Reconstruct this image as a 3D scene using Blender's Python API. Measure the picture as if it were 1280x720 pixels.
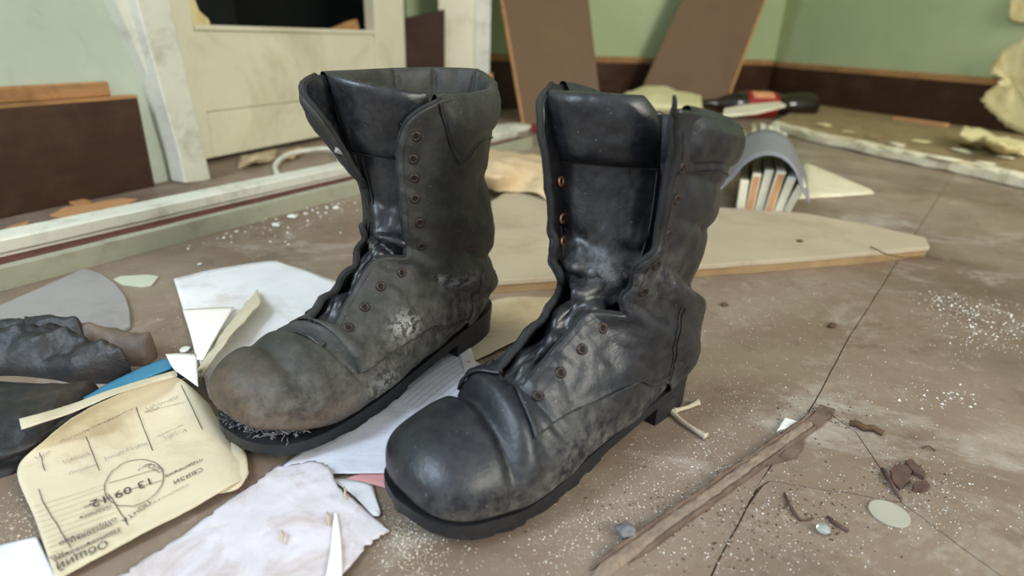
import bpy, bmesh, math, random
import numpy as np
from mathutils import Vector, Matrix, noise as mnoise

for o in list(bpy.data.objects): bpy.data.objects.remove(o, do_unlink=True)
scene = bpy.context.scene
COL = scene.collection
random.seed(7)
R = math.radians

# ------------------------------------------------------------------ camera
F_PX, PITCH, ROLL, CAM_H = 750.0, 23.0, 2.3, 0.31
_p, _r = R(PITCH), R(ROLL)
FW = Vector((0, math.cos(_p), -math.sin(_p)))
RT0 = Vector((1, 0, 0)); UP0 = RT0.cross(FW)
RT = RT0*math.cos(_r) + UP0*math.sin(_r)
UP = -RT0*math.sin(_r) + UP0*math.cos(_r)
CAM = Vector((0, 0, CAM_H))
cd = bpy.data.cameras.new('camera'); cam = bpy.data.objects.new('camera', cd); COL.objects.link(cam)
cd.sensor_width = 36.0; cd.lens = F_PX/1280*36.0
cd.clip_start = 0.01; cd.clip_end = 50
mw = Matrix((RT, UP, -FW)).transposed().to_4x4(); mw.translation = CAM
cam.matrix_world = mw
cd.dof.use_dof = True; cd.dof.focus_distance = 0.52; cd.dof.aperture_fstop = 4.2
scene.camera = cam

# ------------------------------------------------------------------ world, light, exposure
w = bpy.data.worlds.new('world'); scene.world = w; w.use_nodes = True
bg = w.node_tree.nodes['Background']
bg.inputs[0].default_value = (0.88, 0.95, 1.0, 1); bg.inputs[1].default_value = 0.36

def area(name, loc, target, sx, sy, power, color):
    l = bpy.data.lights.new(name, 'AREA'); l.shape = 'RECTANGLE'; l.size = sx; l.size_y = sy
    l.energy = power; l.color = color
    o = bpy.data.objects.new(name, l); COL.objects.link(o); o.location = loc
    o.rotation_euler = (Vector(target)-Vector(loc)).to_track_quat('-Z', 'Y').to_euler()
    return o
area('window_daylight', (-1.75, -0.15, 1.45), (0.0, 0.7, 0.1), 1.3, 1.3, 90, (0.70, 0.84, 1.0))
area('right_wall_fill', (2.3, -1.2, 1.7), (1.4, 2.2, 0.3), 1.1, 1.3, 40, (1.0, 0.95, 0.82))  # fill lamp added to brighten the right wall

scene.view_settings.view_transform = 'Standard'; scene.view_settings.look = 'None'
scene.view_settings.gamma = 1.0; scene.view_settings.use_curve_mapping = False
scene.view_settings.exposure = 1.25

# ------------------------------------------------------------------ helpers
def G(px, py, z=0.0):
    """point of the place seen at a pixel of the 1280x720 frame, on the level z"""
    d = FW*F_PX + RT*(px-640) + UP*(360-py)
    t = (z-CAM.z)/d.z
    return CAM + d*t

def lerp(a, b, t): return a+(b-a)*t
def sstep(a, b, x):
    t = min(1, max(0, (x-a)/(b-a))); return t*t*(3-2*t)
def gauss(x, c, s): return math.exp(-((x-c)/s)**2)
def nz(x, y, z=0.0): return mnoise.noise(Vector((x, y, z)))
def fbm(x, y, z=0.0, o=3): return mnoise.fractal(Vector((x, y, z)), 1.0, 2.0, o)

def curve(keys):
    """monotone-ish Catmull-Rom through (x, value...) keys"""
    xs = [k[0] for k in keys]; vs = [np.array(k[1:], float) for k in keys]
    n = len(xs)
    ms = []
    for i in range(n):
        if i == 0: m = (vs[1]-vs[0])/(xs[1]-xs[0])
        elif i == n-1: m = (vs[-1]-vs[-2])/(xs[-1]-xs[-2])
        else:
            d0 = (vs[i]-vs[i-1])/(xs[i]-xs[i-1]); d1 = (vs[i+1]-vs[i])/(xs[i+1]-xs[i])
            m = 0.5*(d0+d1)
            lim = 3*np.minimum(np.abs(d0), np.abs(d1))
            m = np.where(d0*d1 <= 0, 0, np.clip(m, -lim, lim))
        ms.append(m)
    def f(x):
        if x <= xs[0]: r = vs[0]
        elif x >= xs[-1]: r = vs[-1]
        else:
            i = 0
            while x > xs[i+1]: i += 1
            h = xs[i+1]-xs[i]; t = (x-xs[i])/h
            r = ((2*t**3-3*t**2+1)*vs[i] + (t**3-2*t**2+t)*h*ms[i] + (-2*t**3+3*t**2)*vs[i+1] + (t**3-t**2)*h*ms[i+1])
        return float(r[0]) if len(r) == 1 else r
    return f

def link(name, me, mat=None, parent=None, smooth=True):
    o = bpy.data.objects.new(name, me); COL.objects.link(o)
    if mat is not None:
        me.materials.clear(); me.materials.append(mat)
    if parent is not None: o.parent = parent
    if smooth:
        for p in me.polygons: p.use_smooth = True
    return o
def mesh_from(name, verts, faces):
    me = bpy.data.meshes.new(name); me.from_pydata([tuple(v) for v in verts], [], faces); me.update(); return me
def obj(name, verts, faces, mat, parent=None, smooth=True):
    return link(name, mesh_from(name, verts, faces), mat, parent, smooth)
def from_bm(name, bm, mat, parent=None, smooth=False):
    me = bpy.data.meshes.new(name); bmesh.ops.recalc_face_normals(bm, faces=bm.faces); bm.to_mesh(me); bm.free()
    return link(name, me, mat, parent, smooth)
def tag(o, label, cat, group=None):
    o['label'] = label; o['category'] = cat
    if group: o['group'] = group
    return o
def struct(o, label=None):
    o['kind'] = 'structure'
    if label: o['label'] = label
    return o
def empty(name, loc=(0, 0, 0), rz=0.0):
    o = bpy.data.objects.new(name, None); COL.objects.link(o); o.empty_display_size = 0.02
    o.location = loc; o.rotation_euler = (0, 0, rz); return o

def grid_faces(nu, nv, wrap_v=False, flip=False):
    fs = []
    for i in range(nu-1):
        for j in range(nv if wrap_v else nv-1):
            a = i*nv+j; b = i*nv+(j+1) % nv; c = (i+1)*nv+(j+1) % nv; d = (i+1)*nv+j
            fs.append((a, d, c, b) if flip else (a, b, c, d))
    return fs
def solidify(o, t, offset=-1.0):
    m = o.modifiers.new('thick', 'SOLIDIFY'); m.thickness = t; m.offset = offset; m.use_even_offset = False
    return o
def bevel(o, wd, seg=2):
    m = o.modifiers.new('bevel', 'BEVEL'); m.width = wd; m.segments = seg; m.limit_method = 'ANGLE'; m.angle_limit = R(35)
    return o

def tube(pts, r, n=8, closed=False, cap=True):
    """verts, faces of a tube along pts; r number or list"""
    pts = [Vector(p) for p in pts]; m = len(pts); V = []; Fc = []
    up = Vector((0, 0, 1)); prev = None
    for i, p in enumerate(pts):
        if closed: t = pts[(i+1) % m]-pts[i-1]
        else: t = pts[min(i+1, m-1)]-pts[max(i-1, 0)]
        t.normalize()
        if prev is None:
            a = up if abs(t.dot(up)) < 0.9 else Vector((1, 0, 0))
            x = t.cross(a).normalized()
        else:
            x = (prev - t*prev.dot(t)).normalized()
        prev = x; y = t.cross(x)
        rr = r[i] if isinstance(r, (list, tuple)) else r
        for k in range(n):
            an = 2*math.pi*k/n; V.append(p + x*(rr*math.cos(an)) + y*(rr*math.sin(an)))
    for i in range(m if closed else m-1):
        for k in range(n):
            a = i*n+k; b = i*n+(k+1) % n; j = (i+1) % m
            Fc.append((a, b, j*n+(k+1) % n, j*n+k))
    if cap and not closed:
        Fc.append(tuple(range(n))[::-1]); Fc.append(tuple((m-1)*n+k for k in range(n)))
    return V, Fc

def slab(name, poly, z0, z1, mat, parent=None, bev=0.0, smooth=False):
    """flat piece: outline of world (x, y) or Vectors, from z0 up to z1 (numbers)"""
    n = len(poly)
    ar = sum(poly[i][0]*poly[(i+1) % n][1]-poly[(i+1) % n][0]*poly[i][1] for i in range(n))
    if ar < 0: poly = poly[::-1]
    V = [(p[0], p[1], z0) for p in poly]+[(p[0], p[1], z1) for p in poly]
    Fc = [tuple(range(n))[::-1], tuple(range(n, 2*n))]+[(i, (i+1) % n, n+(i+1) % n, n+i) for i in range(n)]
    o = obj(name, V, Fc, mat, parent, smooth)
    if bev: bevel(o, bev)
    return o
def roughen(poly, amp, step, seed=0):
    """ragged outline: subdivide a 2D polygon and jitter it"""
    out = []; n = len(poly); rnd = random.Random(seed)
    for i in range(n):
        a = Vector((poly[i][0], poly[i][1], 0)); b = Vector((poly[(i+1) % n][0], poly[(i+1) % n][1], 0))
        L = (b-a).length; k = max(1, int(L/step)); nrm = Vector((-(b-a).y, (b-a).x, 0)).normalized()
        for j in range(k):
            t = j/k; p = a.lerp(b, t)
            if j: p = p + nrm*(rnd.uniform(-amp, amp)) 
            out.append(p)
    return out
def box(name, p0, ax, ay, az, mat, parent=None, bev=0.0):
    """box from a corner and three edge vectors"""
    p0, ax, ay, az = Vector(p0), Vector(ax), Vector(ay), Vector(az)
    V = [p0, p0+ax, p0+ax+ay, p0+ay]; V += [v+az for v in V]
    Fc = [(3, 2, 1, 0), (4, 5, 6, 7), (0, 1, 5, 4), (1, 2, 6, 5), (2, 3, 7, 6), (3, 0, 4, 7)]
    if ax.cross(ay).dot(az) < 0: Fc = [f[::-1] for f in Fc]
    o = obj(name, V, Fc, mat, parent, False)
    if bev: bevel(o, bev)
    return o

# ------------------------------------------------------------------ materials
class NT:
    def __init__(s, name):
        s.m = bpy.data.materials.new(name); s.m.use_nodes = True; s.t = s.m.node_tree
        s.b = s.t.nodes['Principled BSDF']; s.tc = s.t.nodes.new('ShaderNodeTexCoord')
    def L(s, a, b): s.t.links.new(a, b)
    def noise(s, scale, detail=4, rough=0.6, vec=None, dist=0.0, stretch=None):
        n = s.t.nodes.new('ShaderNodeTexNoise'); n.inputs['Scale'].default_value = scale
        n.inputs['Detail'].default_value = detail; n.inputs['Roughness'].default_value = rough; n.inputs['Distortion'].default_value = dist
        v = vec or s.tc.outputs['Object']
        if stretch:
            mp = s.t.nodes.new('ShaderNodeMapping'); mp.inputs['Scale'].default_value = stretch[:3]
            if len(stretch) > 3: mp.inputs['Rotation'].default_value = (0, 0, stretch[3])
            s.L(v, mp.inputs[0]); v = mp.outputs[0]
        s.L(v, n.inputs['Vector']); return n.outputs['Fac']
    def ramp(s, fac, stops):
        r = s.t.nodes.new('ShaderNodeValToRGB'); e = r.color_ramp.elements
        while len(e) < len(stops): e.new(0.5)
        for k, (p, c) in enumerate(stops):
            e[k].position = p; e[k].color = (c, c, c, 1) if isinstance(c, (int, float)) else (*c, 1)
        s.L(fac, r.inputs[0]); return r.outputs[0]
    def mix(s, fac, a, b, mode='MIX'):
        n = s.t.nodes.new('ShaderNodeMix'); n.data_type = 'RGBA'; n.blend_type = mode
        for inp, v in ((n.inputs[0], fac), (n.inputs[6], a), (n.inputs[7], b)):
            if isinstance(v, (int, float)): inp.default_value = v
            elif isinstance(v, tuple): inp.default_value = (*v, 1)
            else: s.L(v, inp)
        return n.outputs[2]
    def math(s, op, a, b=0.0):
        n = s.t.nodes.new('ShaderNodeMath'); n.operation = op
        for inp, v in ((n.inputs[0], a), (n.inputs[1], b)):
            if isinstance(v, (int, float)): inp.default_value = v
            else: s.L(v, inp)
        return n.outputs[0]
    def attr(s, name):
        n = s.t.nodes.new('ShaderNodeAttribute'); n.attribute_name = name; return n.outputs['Fac']
    def bump(s, h, strength, dist=0.001):
        n = s.t.nodes.new('ShaderNodeBump'); n.inputs['Strength'].default_value = strength; n.inputs['Distance'].default_value = dist
        s.L(h, n.inputs['Height']); s.L(n.outputs[0], s.b.inputs['Normal'])
    def out(s, col, rough=0.6, spec=0.5):
        if isinstance(col, tuple): s.b.inputs['Base Color'].default_value = (*col, 1)
        else: s.L(col, s.b.inputs['Base Color'])
        if isinstance(rough, (int, float)): s.b.inputs['Roughness'].default_value = rough
        else: s.L(rough, s.b.inputs['Roughness'])
        s.b.inputs['Specular IOR Level'].default_value = spec
        return s.m
M = {}
def plain(name, col, rough=0.7, var=0.15, scale=12, spec=0.4, bump=0.15, bscale=120, dirt=None, dirt_amt=0.5, dscale=6, stretch=None):
    """painted / paper / wood surface: base colour with soft variation, optional stains, fine relief"""
    n = NT(name)
    f = n.noise(scale, 5, 0.65, stretch=stretch)
    lo = tuple(c*(1-var) for c in col); hi = tuple(min(1, c*(1+var)) for c in col)
    c = n.ramp(f, [(0.3, lo), (0.7, hi)])
    if dirt:
        d = n.ramp(n.noise(dscale, 7, 0.7, dist=0.6), [(0.5, 0.0), (0.72, dirt_amt)])
        c = n.mix(d, c, dirt)
    n.bump(n.noise(bscale, 4, 0.6, stretch=stretch), bump, 0.002)
    M[name] = n.out(c, rough, spec); return M[name]
def C3(r, g, b):
    f = lambda v: ((v/255+0.055)/1.055)**2.4 if v > 10 else v/255/12.92
    return (f(r), f(g), f(b))
def ray_y(px, py, Y):
    d = FW*F_PX + RT*(px-640) + UP*(360-py); return CAM + d*((Y-CAM.y)/d.y)
def on_plane(px, py, P0, dr, out=0.0):
    """pixel onto the upright plane through P0 along dr, moved 'out' along its normal"""
    n_ = Vector((dr[1], -dr[0], 0)).normalized(); P0 = Vector((P0[0], P0[1], 0))+n_*out
    d = FW*F_PX + RT*(px-640) + UP*(360-py); t = (P0-CAM).dot(n_)/d.dot(n_)
    return CAM+d*t
def prism(name, pts, dirv, mat, parent=None, bev=0.0):
    """flat polygon of 3D points pushed along dirv"""
    pts = [Vector(p) for p in pts]; dirv = Vector(dirv); n = len(pts)
    V = pts+[p+dirv for p in pts]
    Fc = [tuple(range(n))[::-1], tuple(range(n, 2*n))]+[(i, (i+1) % n, n+(i+1) % n, n+i) for i in range(n)]
    bm = bmesh.new(); vs = [bm.verts.new(v) for v in V]
    for f in Fc: bm.faces.new([vs[i] for i in f])
    o = from_bm(name, bm, mat, parent)
    if bev: bevel(o, bev)
    return o
def ext(a, b, k): return Vector(a)+(Vector(b)-Vector(a))*k
# ------------------------------------------------------------------ the room
n = NT('wall_green')
c = n.ramp(n.noise(2.2, 4, 0.6), [(0.3, C3(164, 178, 140)), (0.7, C3(180, 193, 152))])
c = n.mix(n.ramp(n.noise(7, 8, 0.75, dist=1.0), [(0.60, 0.0), (0.75, 0.45)]), c, C3(138, 146, 116))
n.bump(n.noise(60, 5), 0.15, 0.003); M['wall_green'] = n.out(c, 0.75)
n = NT('wall_mint')
c = n.ramp(n.noise(3.0, 5, 0.6), [(0.3, C3(172, 182, 166)), (0.7, C3(196, 206, 190))])
c = n.mix(n.ramp(n.noise(9, 8, 0.75, dist=1.2), [(0.56, 0.0), (0.74, 0.6)]), c, C3(112, 116, 102))
n.bump(n.noise(60, 5), 0.2, 0.003); M['wall_mint'] = n.out(c, 0.75)
plain('skirt_brown', C3(62, 38, 26), 0.5, 0.25, 5, bump=0.1, dirt=C3(100, 80, 62), dirt_amt=0.35, stretch=(1, 1, 8))
plain('raw_wood', C3(172, 128, 84), 0.8, 0.2, 14, bump=0.3, dirt=C3(90, 60, 34), dirt_amt=0.6, stretch=(1, 1, 6))
plain('paint_cream', C3(222, 217, 194), 0.5, 0.04, 5, bump=0.06, dirt=C3(150, 132, 90), dirt_amt=0.4, dscale=4)
plain('paint_white', C3(214, 214, 200), 0.6, 0.06, 9, bump=0.25, dirt=C3(150, 140, 118), dirt_amt=0.6, dscale=16)
plain('paint_greenish', C3(160, 160, 140), 0.6, 0.08, 8, bump=0.2, dirt=C3(110, 104, 86), dirt_amt=0.5, dscale=14)
plain('paint_redbrown', C3(92, 48, 36), 0.7, 0.3, 20, bump=0.4, dirt=C3(36, 26, 20), dirt_amt=0.9, dscale=30)
plain('dark_room', C3(40, 44, 42), 0.9, 0.2, 4)  # near-black wall colour carries the darkness of the unlit room
plain('board_brown', C3(102, 76, 48), 0.6, 0.12, 3, bump=0.12, dirt=C3(86, 60, 34), dirt_amt=0.5, dscale=4)
plain('wallpaper', C3(216, 204, 156), 0.85, 0.1, 10, bump=0.3, dirt=C3(188, 160, 86), dirt_amt=0.7, dscale=14)

def floor_mat(name, sub=False):
    n = NT(name)
    big = n.noise(1.7, 6, 0.62, dist=0.5)
    c = n.ramp(big, [(0.32, C3(98, 82, 66)), (0.48, C3(132, 114, 99)), (0.66, C3(156, 142, 123))])
    c = n.mix(n.ramp(n.noise(3.3, 7, 0.7, dist=0.8), [(0.52, 0.0), (0.70, 0.75)]), c, C3(112, 84, 64))
    pale = n.ramp(n.noise(4.4, 9, 0.74, dist=0.7, stretch=(1, 1.6, 1)), [(0.54, 0.0), (0.70, 0.75)])
    c = n.mix(pale, c, C3(186, 179, 168))
    fine = n.ramp(n.noise(38, 9, 0.8), [(0.55, 0.0), (0.72, 0.55)])
    c = n.mix(fine, c, C3(188, 178, 168))
    dk = n.ramp(n.noise(16, 8, 0.75, dist=0.4), [(0.56, 0.0), (0.74, 0.6)])
    c = n.mix(dk, c, C3(72, 52, 40))
    spk = n.ramp(n.noise(300, 2, 0.5), [(0.70, 0.0), (0.74, 0.8)])
    spk = n.math('MULTIPLY', spk, n.ramp(n.noise(5, 5, 0.7), [(0.45, 0.0), (0.65, 1.0)]))
    c = n.mix(spk, c, C3(225, 222, 215))
    if sub: c = n.mix(0.75, c, C3(46, 32, 24))
    rg = n.ramp(n.noise(8, 6, 0.7), [(0.35, 0.36), (0.65, 0.62)])
    n.bump(n.math('ADD', n.noise(90, 7, 0.7), n.math('MULTIPLY', n.noise(9, 5, 0.6), 2.0)), 0.25, 0.002)
    M[name] = n.out(c, rg, 0.4); return M[name]
floor_mat('floor_lino'); floor_mat('floor_sub', True)

fl = slab('floor', [(-3.0, -2.0), (4.5, -2.0), (4.5, 5.0), (-3.0, 5.0)], -0.05, -0.0022, M['floor_sub']); struct(fl, 'worn dusty brown floor with cracked sheet covering')
def xy(*pts): return [(p.x, p.y) for p in pts]
g_ = G
S0, S1, S2, S3, S4 = g_(868, 760), g_(945, 612), g_(1018, 503), g_(1062, 420), g_(1112, 342)
S5 = ext(S3, S4, 12)
def shrink(poly, d):
    cx = sum(p[0] for p in poly)/len(poly); cy = sum(p[1] for p in poly)/len(poly)
    # move every edge inwards by d
    n = len(poly); ar = sum(poly[i][0]*poly[(i+1) % n][1]-poly[(i+1) % n][0]*poly[i][1] for i in range(n)); sg = 1 if ar > 0 else -1
    out = []
    for i in range(n):
        a, b, c_ = Vector((*poly[i-1], 0)), Vector((*poly[i], 0)), Vector((*poly[(i+1) % n], 0))
        e1, e2 = (b-a).normalized(), (c_-b).normalized()
        n1, n2 = Vector((-e1.y, e1.x, 0))*sg, Vector((-e2.y, e2.x, 0))*sg
        m = (n1+n2); k = m.length_squared
        m = m*(2/k) if k > .3 else n1
        if m.length > 3: m = m*(3/m.length)
        out.append((b.x+m.x*d, b.y+m.y*d))
    return out
def seamline(a, b, k, amp, seed):
    rn = random.Random(seed); pts = [a]
    nrm = Vector((-(b-a).y, (b-a).x, 0)).normalized()
    for i in range(1, k): pts.append(a.lerp(b, i/k)+nrm*rn.uniform(-amp, amp))
    return pts
e1 = seamline(S0, S1, 6, .0006, 1); e2 = seamline(S1, S2, 5, .0006, 2); e3 = seamline(S2, S3, 5, .0006, 3)+seamline(S3, S4, 5, .0008, 4)+[S4]
T1, T2, T3 = g_(1070, 540), g_(1127, 628), g_(962, 601)
f1 = seamline(T1, T2, 7, .0007, 5); f2 = seamline(T2, T3, 12, .0012, 6)+seamline(T3, S1, 2, .0005, 7)
f4 = seamline(T2, g_(1232, 706), 7, .0006, 8); E4 = ext(T2, g_(1232, 706), 3.2)
f0 = seamline(S2, T1, 4, .001, 9)
sheets = [xy(Vector((-3, -2, 0)), Vector((S0.x-.1, -2, 0)), *e1, *e2, *e3, S5, Vector((S5.x, 5, 0)), Vector((-3, 5, 0))),
          xy(*e2, *f0, *f1, *f2),
          xy(*e1, *reversed(f2[1:]), T2, *f4[1:], g_(1232, 706), E4, Vector((E4.x, -2, 0)), Vector((S0.x-.1, -2, 0))),
          xy(*e3, S5, Vector((S5.x, 5, 0)), Vector((4.5, 5, 0)), Vector((4.5, E4.y, 0)), E4, g_(1232, 706), *reversed(f4), *reversed(f1), *reversed(f0[1:]))]
for i, sh in enumerate(sheets):
    s_ = slab('floor_sheet', shrink(sh, .0006), -0.0022, 0.0, M['floor_lino'], fl)

# left wall with its skirting
WL1 = Vector((-0.719, 1.215, 0)); WLd = Vector((.127, .275, 0)).normalized(); WLn = Vector((WLd.y, -WLd.x, 0))
w0 = WL1-WLd*1.9; w1 = WL1+WLd*0.03
struct(box('wall_left', w0-WLn*.10, w1-w0, WLn*.088, (0, 0, 2.4), M['wall_mint']), 'pale mint plaster wall left of the door')
bb = box('baseboard_left', w0-WLn*.010, (WL1-WLd*.035)-w0, WLn*.020, (0, 0, .170), M['skirt_brown'], bev=.002); struct(bb, 'dark brown skirting board left of the door')
box('veneer_lip', w0-WLn*.010+Vector((0, 0, .1703)), (WL1-WLd*.035)-w0, WLn*.020, (0, 0, .005), M['raw_wood'], bb)
tb = box('skirting_cap', w0-WLn*.0118+Vector((0, 0, .1755)), (WL1-WLd*.075)-w0, WLn*.008, (0, 0, .026), M['raw_wood'], bb, bev=.003)

# leaning white jamb board
q = [on_plane(150, 0, WL1, WLd, .0), on_plane(192, 0, WL1, WLd, .0), on_plane(246, 222, WL1, WLd, .0), on_plane(213, 226, WL1, WLd, .0), on_plane(205, 190, WL1, WLd, .0)]
q[0] = ext(q[4], q[0], 2.6); q[1] = ext(q[2], q[1], 2.6)
jb = prism('trim_1', q, WLn*.045, M['paint_white'], bev=.003); struct(jb, 'chipped white painted door jamb with a rotten foot')
q2 = [on_plane(130, 0, WL1, WLd, -.012), on_plane(153, 0, WL1, WLd, -.012), on_plane(207, 192, WL1, WLd, -.012), on_plane(180, 112, WL1, WLd, -.012)]
q2[0] = ext(q2[3], q2[0], 2.6); q2[1] = ext(q2[2], q2[1], 2.6)
prism('plaster_edge', q2, WLn*.03, M['paint_white'], jb)

# door with the broken pane, ajar in its wall
D0 = Vector((-0.737, 1.374, 0)); Dd = Vector((.162, .40, 0)).normalized(); Dn = Vector((Dd.y, -Dd.x, 0))
DP = lambda x, y, o=0.0: on_plane(x, y, D0, Dd, o)
def along(x, y): return (DP(x, y)-D0).dot(Dd)
a0, a1 = along(243, 35)-.17, along(508, 100); h0, h1 = along(243, 35), along(469, 35)
ZP = .302
door = empty('door_1', D0); door['kind'] = 'structure'; door['label'] = 'cream painted door with a smashed window opening'
def dbox(name, s0, s1, z0, z1, depth, mat, off=0.0, bev=.003):
    p = Dd*s0+Vector((0, 0, z0))+Dn*(off-depth); return box(name, p, Dd*(s1-s0), Dn*depth, (0, 0, z1-z0), mat, door, bev)
dbox('lower_rail', h0, h1, .012, .115, .038, M['paint_cream'])
dbox('door_panel', h0, h1, .116, ZP-.012, .036, M['paint_cream'], -.004)
dbox('glazing_bead', h0, h1, ZP-.012, ZP, .042, M['paint_cream'], .002)
dbox('door_stile', a0, h0-.0008, .012, 2.0, .040, M['paint_cream'])
dbox('door_stile', h1+.0008, a1, .012, 2.0, .040, M['paint_cream'])
dbox('top_rail', h0, h1, .95, 2.0, .04, M['paint_cream'])
# shards of old hardboard left in the opening
p0 = [Dd*h0+Vector((0, 0, ZP)), Dd*(h0+.055)+Vector((0, 0, ZP)), Dd*(h0+.052)+Vector((0, 0, ZP+.012)), Dd*(h0+.03)+Vector((0, 0, ZP+.028)), Dd*(h0+.02)+Vector((0, 0, ZP+.06)), Dd*(h0+.004)+Vector((0, 0, ZP+.085)), Dd*h0+Vector((0, 0, ZP+.2))]
prism('pane_remnant', [p-Dn*.012 for p in p0], -Dn*.006, M['wallpaper'], door)
p0 = [Dd*(h1-.16), Dd*(h1-.02), Dd*(h1-.03)+Vector((0, 0, .03)), Dd*(h1-.06)+Vector((0, 0, .026))]
prism('pane_remnant', [p+Vector((0, 0, ZP))-Dn*.045 for p in p0], -Dn*.006, M['raw_wood'], door)
# unlit room beyond the door
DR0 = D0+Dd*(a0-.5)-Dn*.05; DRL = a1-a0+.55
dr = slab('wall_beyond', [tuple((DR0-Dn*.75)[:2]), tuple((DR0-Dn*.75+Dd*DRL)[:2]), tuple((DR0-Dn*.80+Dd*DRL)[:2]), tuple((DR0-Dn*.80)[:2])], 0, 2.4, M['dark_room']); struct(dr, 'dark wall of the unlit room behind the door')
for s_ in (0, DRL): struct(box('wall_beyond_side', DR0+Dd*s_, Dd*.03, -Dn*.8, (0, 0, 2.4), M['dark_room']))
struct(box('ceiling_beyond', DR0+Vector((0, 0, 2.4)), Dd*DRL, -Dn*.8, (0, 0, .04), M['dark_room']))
struct(box('wall_over_door', D0+Dd*(a0-.5)+Vector((0, 0, 2.02))-Dn*.04, Dd*(DRL+.02), Dn*.04, (0, 0, .4), M['wall_mint']))
struct(box('wall_behind_jamb', D0+Dd*(a0-.5)-Dn*.05, Dd*.49, Dn*.04, (0, 0, 2.4), M['wall_mint']))

# far door post
pa = G(549, 146); pb = G(592, 147); pc = G(613, 142)
pt = empty('trim_2', pa); pt['kind'] = 'structure'; pt['label'] = 'white painted door post behind the grey boot'
px_ = (pb-pa); pn = Vector((-px_.y, px_.x, 0)).normalized()
box('post', (0, 0, 0), px_, pn*.07, (0, 0, 2.2), M['paint_cream'], pt, .004)
box('post_rebate', px_+Vector((.0006, 0, 0))+pn*.012, px_.normalized()*.06, pn*.055, (0, 0, 2.2), M['paint_white'], pt, .003)

# back wall, right wall and skirting
BW1 = Vector((1.42, 3.62, 0)); BW0 = BW1+(Vector((-0.95, 2.25, 0))-BW1)*(1.87/2.37); RW1 = Vector((1.97, 2.30, 0))
def wall(name, A, B, mat, label, th=.1):
    A, B = Vector(A), Vector(B); d = (B-A).normalized(); nn = Vector((d.y, -d.x, 0))
    return struct(box(name, A, B-A, -nn*th, (0, 0, 2.4), mat), label), d, nn
wb, bd, bn = wall('wall_back', BW0, BW1, M['wall_green'], 'green plaster wall behind the leaning boards')
RW2 = ext(BW1, RW1, 2.2)
wr, rd, rn_ = wall('wall_right', BW1, RW2, M['wall_green'], 'green plaster wall with peeling paper at right')
def skirt(name, A, B, nn, hh, label, cap_h=.028):
    A, B = Vector(A), Vector(B)
    o = struct(box(name, A+nn*.0005, B-A, nn*.022, (0, 0, hh-cap_h), M['skirt_brown'], bev=.002), label)
    box('skirting_cap', A+nn*.0005+Vector((0, 0, hh-cap_h+.0005)), B-A, nn*.026, (0, 0, cap_h), M['raw_wood'], o, bev=.004)
    return o
skirt('baseboard_back', BW0, BW1-bd*.03, bn, .225, 'dark brown skirting with raw wood cap behind the leaning boards')
skirt('baseboard_right', BW1+rd*.002, RW2, rn_, .218, 'dark brown skirting with raw wood cap below the peeling wall')
# ceiling of the room keeps stray sky off the far walls
struct(box('ceiling', Vector((-3.0, .9, 2.42)), (7.5, 0, 0), (0, 4.1, 0), (0, 0, .05), M['paint_cream']), 'ceiling')
# ------------------------------------------------------------------ boots
def leather(name, base, base2, dustc, dust_lo, dust_hi, r0, r1, spec=0.5, brown=None):
    n = NT(name)
    c = n.ramp(n.noise(9, 5, 0.6), [(0.3, base), (0.7, base2)])
    d1 = n.ramp(n.noise(14, 9, 0.66, dist=0.3), [(dust_lo, 0.0), (dust_hi, 0.6)])
    c = n.mix(d1, c, dustc)
    if brown: c = n.mix(n.math('MULTIPLY', n.attr('scuff'), n.ramp(n.noise(42, 6, 0.75), [(0.35, 0.0), (0.62, 1.0)])), c, brown)
    # dust caked where the vertex mask says so, broken up by noise
    pd = n.math('MULTIPLY', n.attr('dust'), n.ramp(n.noise(70, 7, 0.75), [(0.40, 0.0), (0.72, 1.0)]))
    c = n.mix(pd, c, (0.20, 0.19, 0.17))
    wh = n.math('MULTIPLY', n.attr('paint'), n.ramp(n.noise(160, 5, 0.7), [(0.46, 0.0), (0.54, 1.0)]))
    c = n.mix(wh, c, (0.42, 0.42, 0.40))
    spk = n.ramp(n.noise(420, 2, 0.5), [(0.73, 0.0), (0.77, 0.7)])
    c = n.mix(spk, c, (0.28, 0.28, 0.27))
    rg = n.ramp(n.noise(18, 6, 0.7), [(0.3, r0), (0.7, r1)])
    rg = n.math('ADD', rg, n.math('MULTIPLY', n.attr('dust'), 0.25))
    h = n.math('ADD', n.noise(260, 5, 0.65), n.math('MULTIPLY', n.noise(60, 4, 0.6), 0.9))
    n.bump(h, 0.32, 0.0011)
    M[name] = n.out(c, rg, spec); return M[name]
leather('leather_black', (0.0046, 0.0064, 0.0118), (0.0085, 0.0112, 0.0185), (0.028, 0.032, 0.041), 0.58, 0.88, 0.29, 0.44, 0.55)
leather('leather_grey', (0.0180, 0.0187, 0.0170), (0.0300, 0.0306, 0.0268), (0.068, 0.068, 0.058), 0.46, 0.86, 0.46, 0.64, 0.45, brown=(0.13, 0.085, 0.05))
leather('leather_inner', (0.0045, 0.0055, 0.0085), (0.008, 0.0095, 0.014), (0.035, 0.036, 0.042), 0.60, 0.88, 0.24, 0.40, 0.6)
leather('leather_suede', (0.014, 0.0145, 0.0155), (0.028, 0.0285, 0.029), (0.07, 0.068, 0.064), 0.50, 0.80, 0.7, 0.85, 0.3)
n = NT('rubber'); c = n.ramp(n.noise(30, 6, 0.7), [(0.35, (0.007, 0.008, 0.010)), (0.65, (0.018, 0.019, 0.023))])
c = n.mix(n.ramp(n.noise(55, 7, 0.75), [(0.57, 0.0), (0.80, 0.5)]), c, (0.12, 0.11, 0.10)); n.bump(n.noise(140, 5), 0.4, 0.0015); M['rubber'] = n.out(c, 0.55)
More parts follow.
